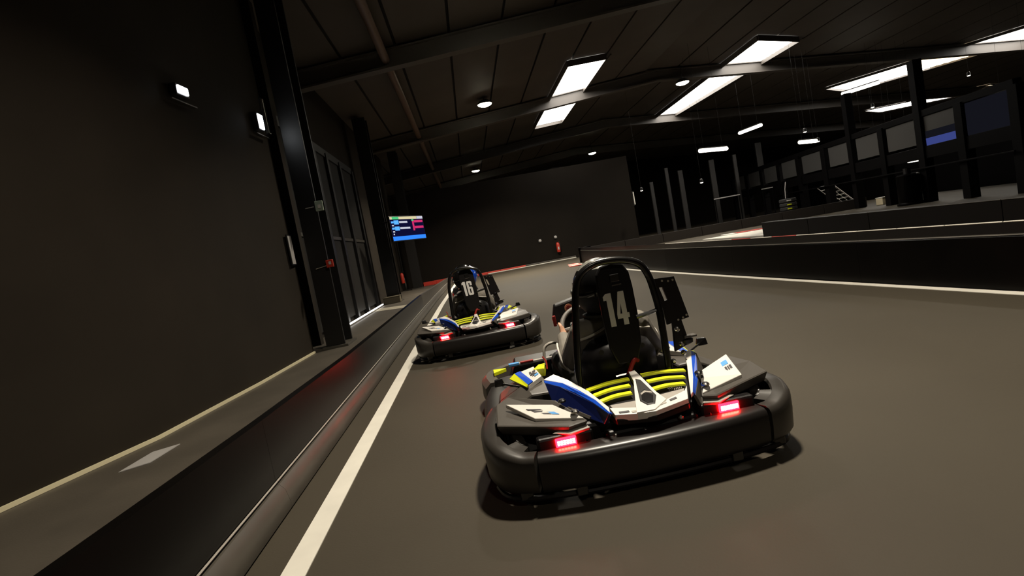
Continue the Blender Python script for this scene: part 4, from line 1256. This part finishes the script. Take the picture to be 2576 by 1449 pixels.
    nb = MB().prism([(x_ - 0.008, 0.470 + 0.10 * (z_ - 0.5), z_) for x_, z_ in outl], (0, 0.022, 0)).build('number_board', 'plastic_black', k, bevel=0.008)
    MB().box((0.085, 0.509, 0.915), (0.05, 0.008, 0.04)).build('board_window', 'tube_black', nb, bevel=0.003)
    MB().box((0.09, 0.505, 0.878), (0.05, 0.006, 0.006)).build('board_slot', 'plastic_grey', nb)
    x0, z0, hh = 0.006, 0.668, 0.174
    for ch_ in number:
        wmax = 0
        dg_ = MB()
        for poly in DIG[ch_]:
            dg_.prism([(x0 + px * hh, 0.467 + 0.10 * (z0 + pz * hh - 0.5), z0 + pz * hh) for px, pz in poly], (0, 0.008, 0))
            wmax = max(wmax, max(p[0] for p in poly))
        dg_.build('digit_' + {'1': 'one', '4': 'four', '6': 'six'}[ch_], 'digit', nb)
        x0 += wmax * hh + 0.014
    # number plate holder on the right post
    pts = [(0.305, 0.862), (0.392, 0.858), (0.436, 0.640), (0.368, 0.632)]
    ph = MB()
    fr = [(0.288, 0.872), (0.394, 0.866), (0.440, 0.640), (0.318, 0.622)]
    sl = [(0.306, 0.822), (0.324, 0.822), (0.340, 0.752), (0.324, 0.748)]
    ph.loft([[Vector((x_, 0.492, z_)) for x_, z_ in fr], [Vector((x_, 0.492, z_)) for x_, z_ in sl], [Vector((x_, 0.506, z_)) for x_, z_ in sl], [Vector((x_, 0.506, z_)) for x_, z_ in fr], [Vector((x_, 0.492, z_)) for x_, z_ in fr]], caps=False)
    pho = ph.build('plate_holder', 'plastic_black', k)
    for x_, z_ in ((0.325, 0.855), (0.357, 0.848), (0.382, 0.850), (0.425, 0.655), (0.405, 0.645), (0.378, 0.638)):
        MB().lathe([(0.006, 0.0), (0.006, -0.006)], (x_, 0.492, z_), axis='Y', n=8).build('bolt', 'chrome', pho)
    MB().prism([(0.350, 0.50, 0.640), (0.400, 0.50, 0.640), (0.425, 0.50, 0.500), (0.340, 0.50, 0.470)], (0, 0.02, 0)).build('holder_arm', 'plastic_black', pho, bevel=0.004)
    MB().lathe([(0.010, 0.0), (0.034, 0.012), (0.036, 0.03), (0.012, 0.042)], (0.415, 0.52, 0.492), n=16).build('holder_knob', 'plastic_black', pho, smooth=True)
    MB().box((0.43, 0.51, 0.538), (0.07, 0.05, 0.012)).build('holder_cap', 'plastic_grey', pho, bevel=0.004)
    # red lifting strap
    MB().tube(spline([(0.062, 0.455, 0.415), (0.085, 0.462, 0.455), (0.108, 0.468, 0.482), (0.128, 0.485, 0.470)], 5), [0.012] * 16, 8).build('strap', 'red_strap', k, smooth=True)
    # red harness tail beside the left pod
    MB().tube(spline([(-0.30, 1.05, 0.47), (-0.285, 1.03, 0.44), (-0.29, 1.0, 0.40)], 4), 0.005, 6).build('cable', 'red_strap', k)
    MB().tube(spline([(-0.26, 1.30, 0.36), (-0.25, 1.32, 0.46), (-0.20, 1.33, 0.49), (-0.14, 1.34, 0.47), (-0.12, 1.35, 0.40)], 5), 0.010, 8).build('pedal_hoop', 'grey_body', k, smooth=True)
    # ---------------- steering
    ring = [wheel_pt(2 * math.pi * i / 36, 0.15 if not 150 < i * 10 < 210 else 0.135) for i in range(36)]
    sw = MB().tube(ring, 0.0155, 10, closed=True).build('steering_wheel', 'rim_grey', k, smooth=True)
    for a in (-90, 90, 180):
        MB().tube([WC, wheel_pt(math.radians(a), 0.14)], [0.022, 0.013], 8).build('spoke', 'rim_grey', sw, smooth=True)
    MB().lathe([(0.045, -0.012), (0.05, 0.0), (0.045, 0.012)], WC, axis='Y', n=18, rot=WT).build('hub', 'plastic_black', sw, smooth=True)
    for a in (-70, 70):
        MB().lathe([(0.008, 0), (0.008, -0.02)], wheel_pt(math.radians(a), 0.09), axis='Y', n=8, rot=WT).build('bolt', 'chrome', sw)
    MB().tube([WC, (0.02, 1.55, 0.18)], 0.014, 8).build('steering_column', 'tube_black', k, smooth=True)
    ds = MB().prism([(-0.165, 1.27, 0.635), (-0.135, 1.29, 0.735), (0.02, 1.30, 0.762), (0.175, 1.29, 0.735), (0.205, 1.27, 0.635), (0.12, 1.27, 0.56), (-0.08, 1.27, 0.56)], (0, 0.05, 0.01)).build('dash_panel', 'plastic_black', k, bevel=0.008)
    MB().lathe([(0.028, 0.0), (0.028, -0.004)], (-0.045, 1.285, 0.705), axis='Y', n=18).build('dash_button', 'orange_print', ds)
    MB().lathe([(0.017, 0.0), (0.017, -0.003)], (-0.045, 1.280, 0.705), axis='Y', n=18).build('dash_button', 'red_strap', ds)
    MB().box((-0.155, 1.268, 0.64), (0.02, 0.02, 0.07)).build('dash_side', 'red_strap', ds, bevel=0.004)
    return k


K14, R14 = (0.636, 2.34, 0.0), math.radians(0.7)
K16, R16 = (-0.086, 6.36, 0.0), math.radians(0.4)
kart(K14, R14, '14', 'kart number 14 with white and blue rear, nearest the camera')
kb = kart(K16, R16, '16', 'kart number 16 with blue fins, ahead beside the left barrier')
driver(K14, R14, 'driver in grey and black suit and black helmet steering kart 14', False, 0.0)
db = driver(K16, R16, 'driver in black helmet with blue side sitting in kart 16', True, 0.03)


def lean(z):                                # kart 16 leans out of the corner, its upper body to the left
    t = min(1.0, max(0.0, (z - 0.27) / 0.08))
    return 0.045 * t + 0.035 * min(1.0, max(0.0, (z - 0.4) / 0.4))


for root in (kb, db):
    for o in root.children_recursive:
        if o.type == 'MESH' and not (o.parent and o.parent.name.startswith('helmet')):
            for v in o.data.vertices:
                v.co.x -= lean(v.co.z)
        elif o.type == 'EMPTY':
            o.location.x -= lean(o.location.z)
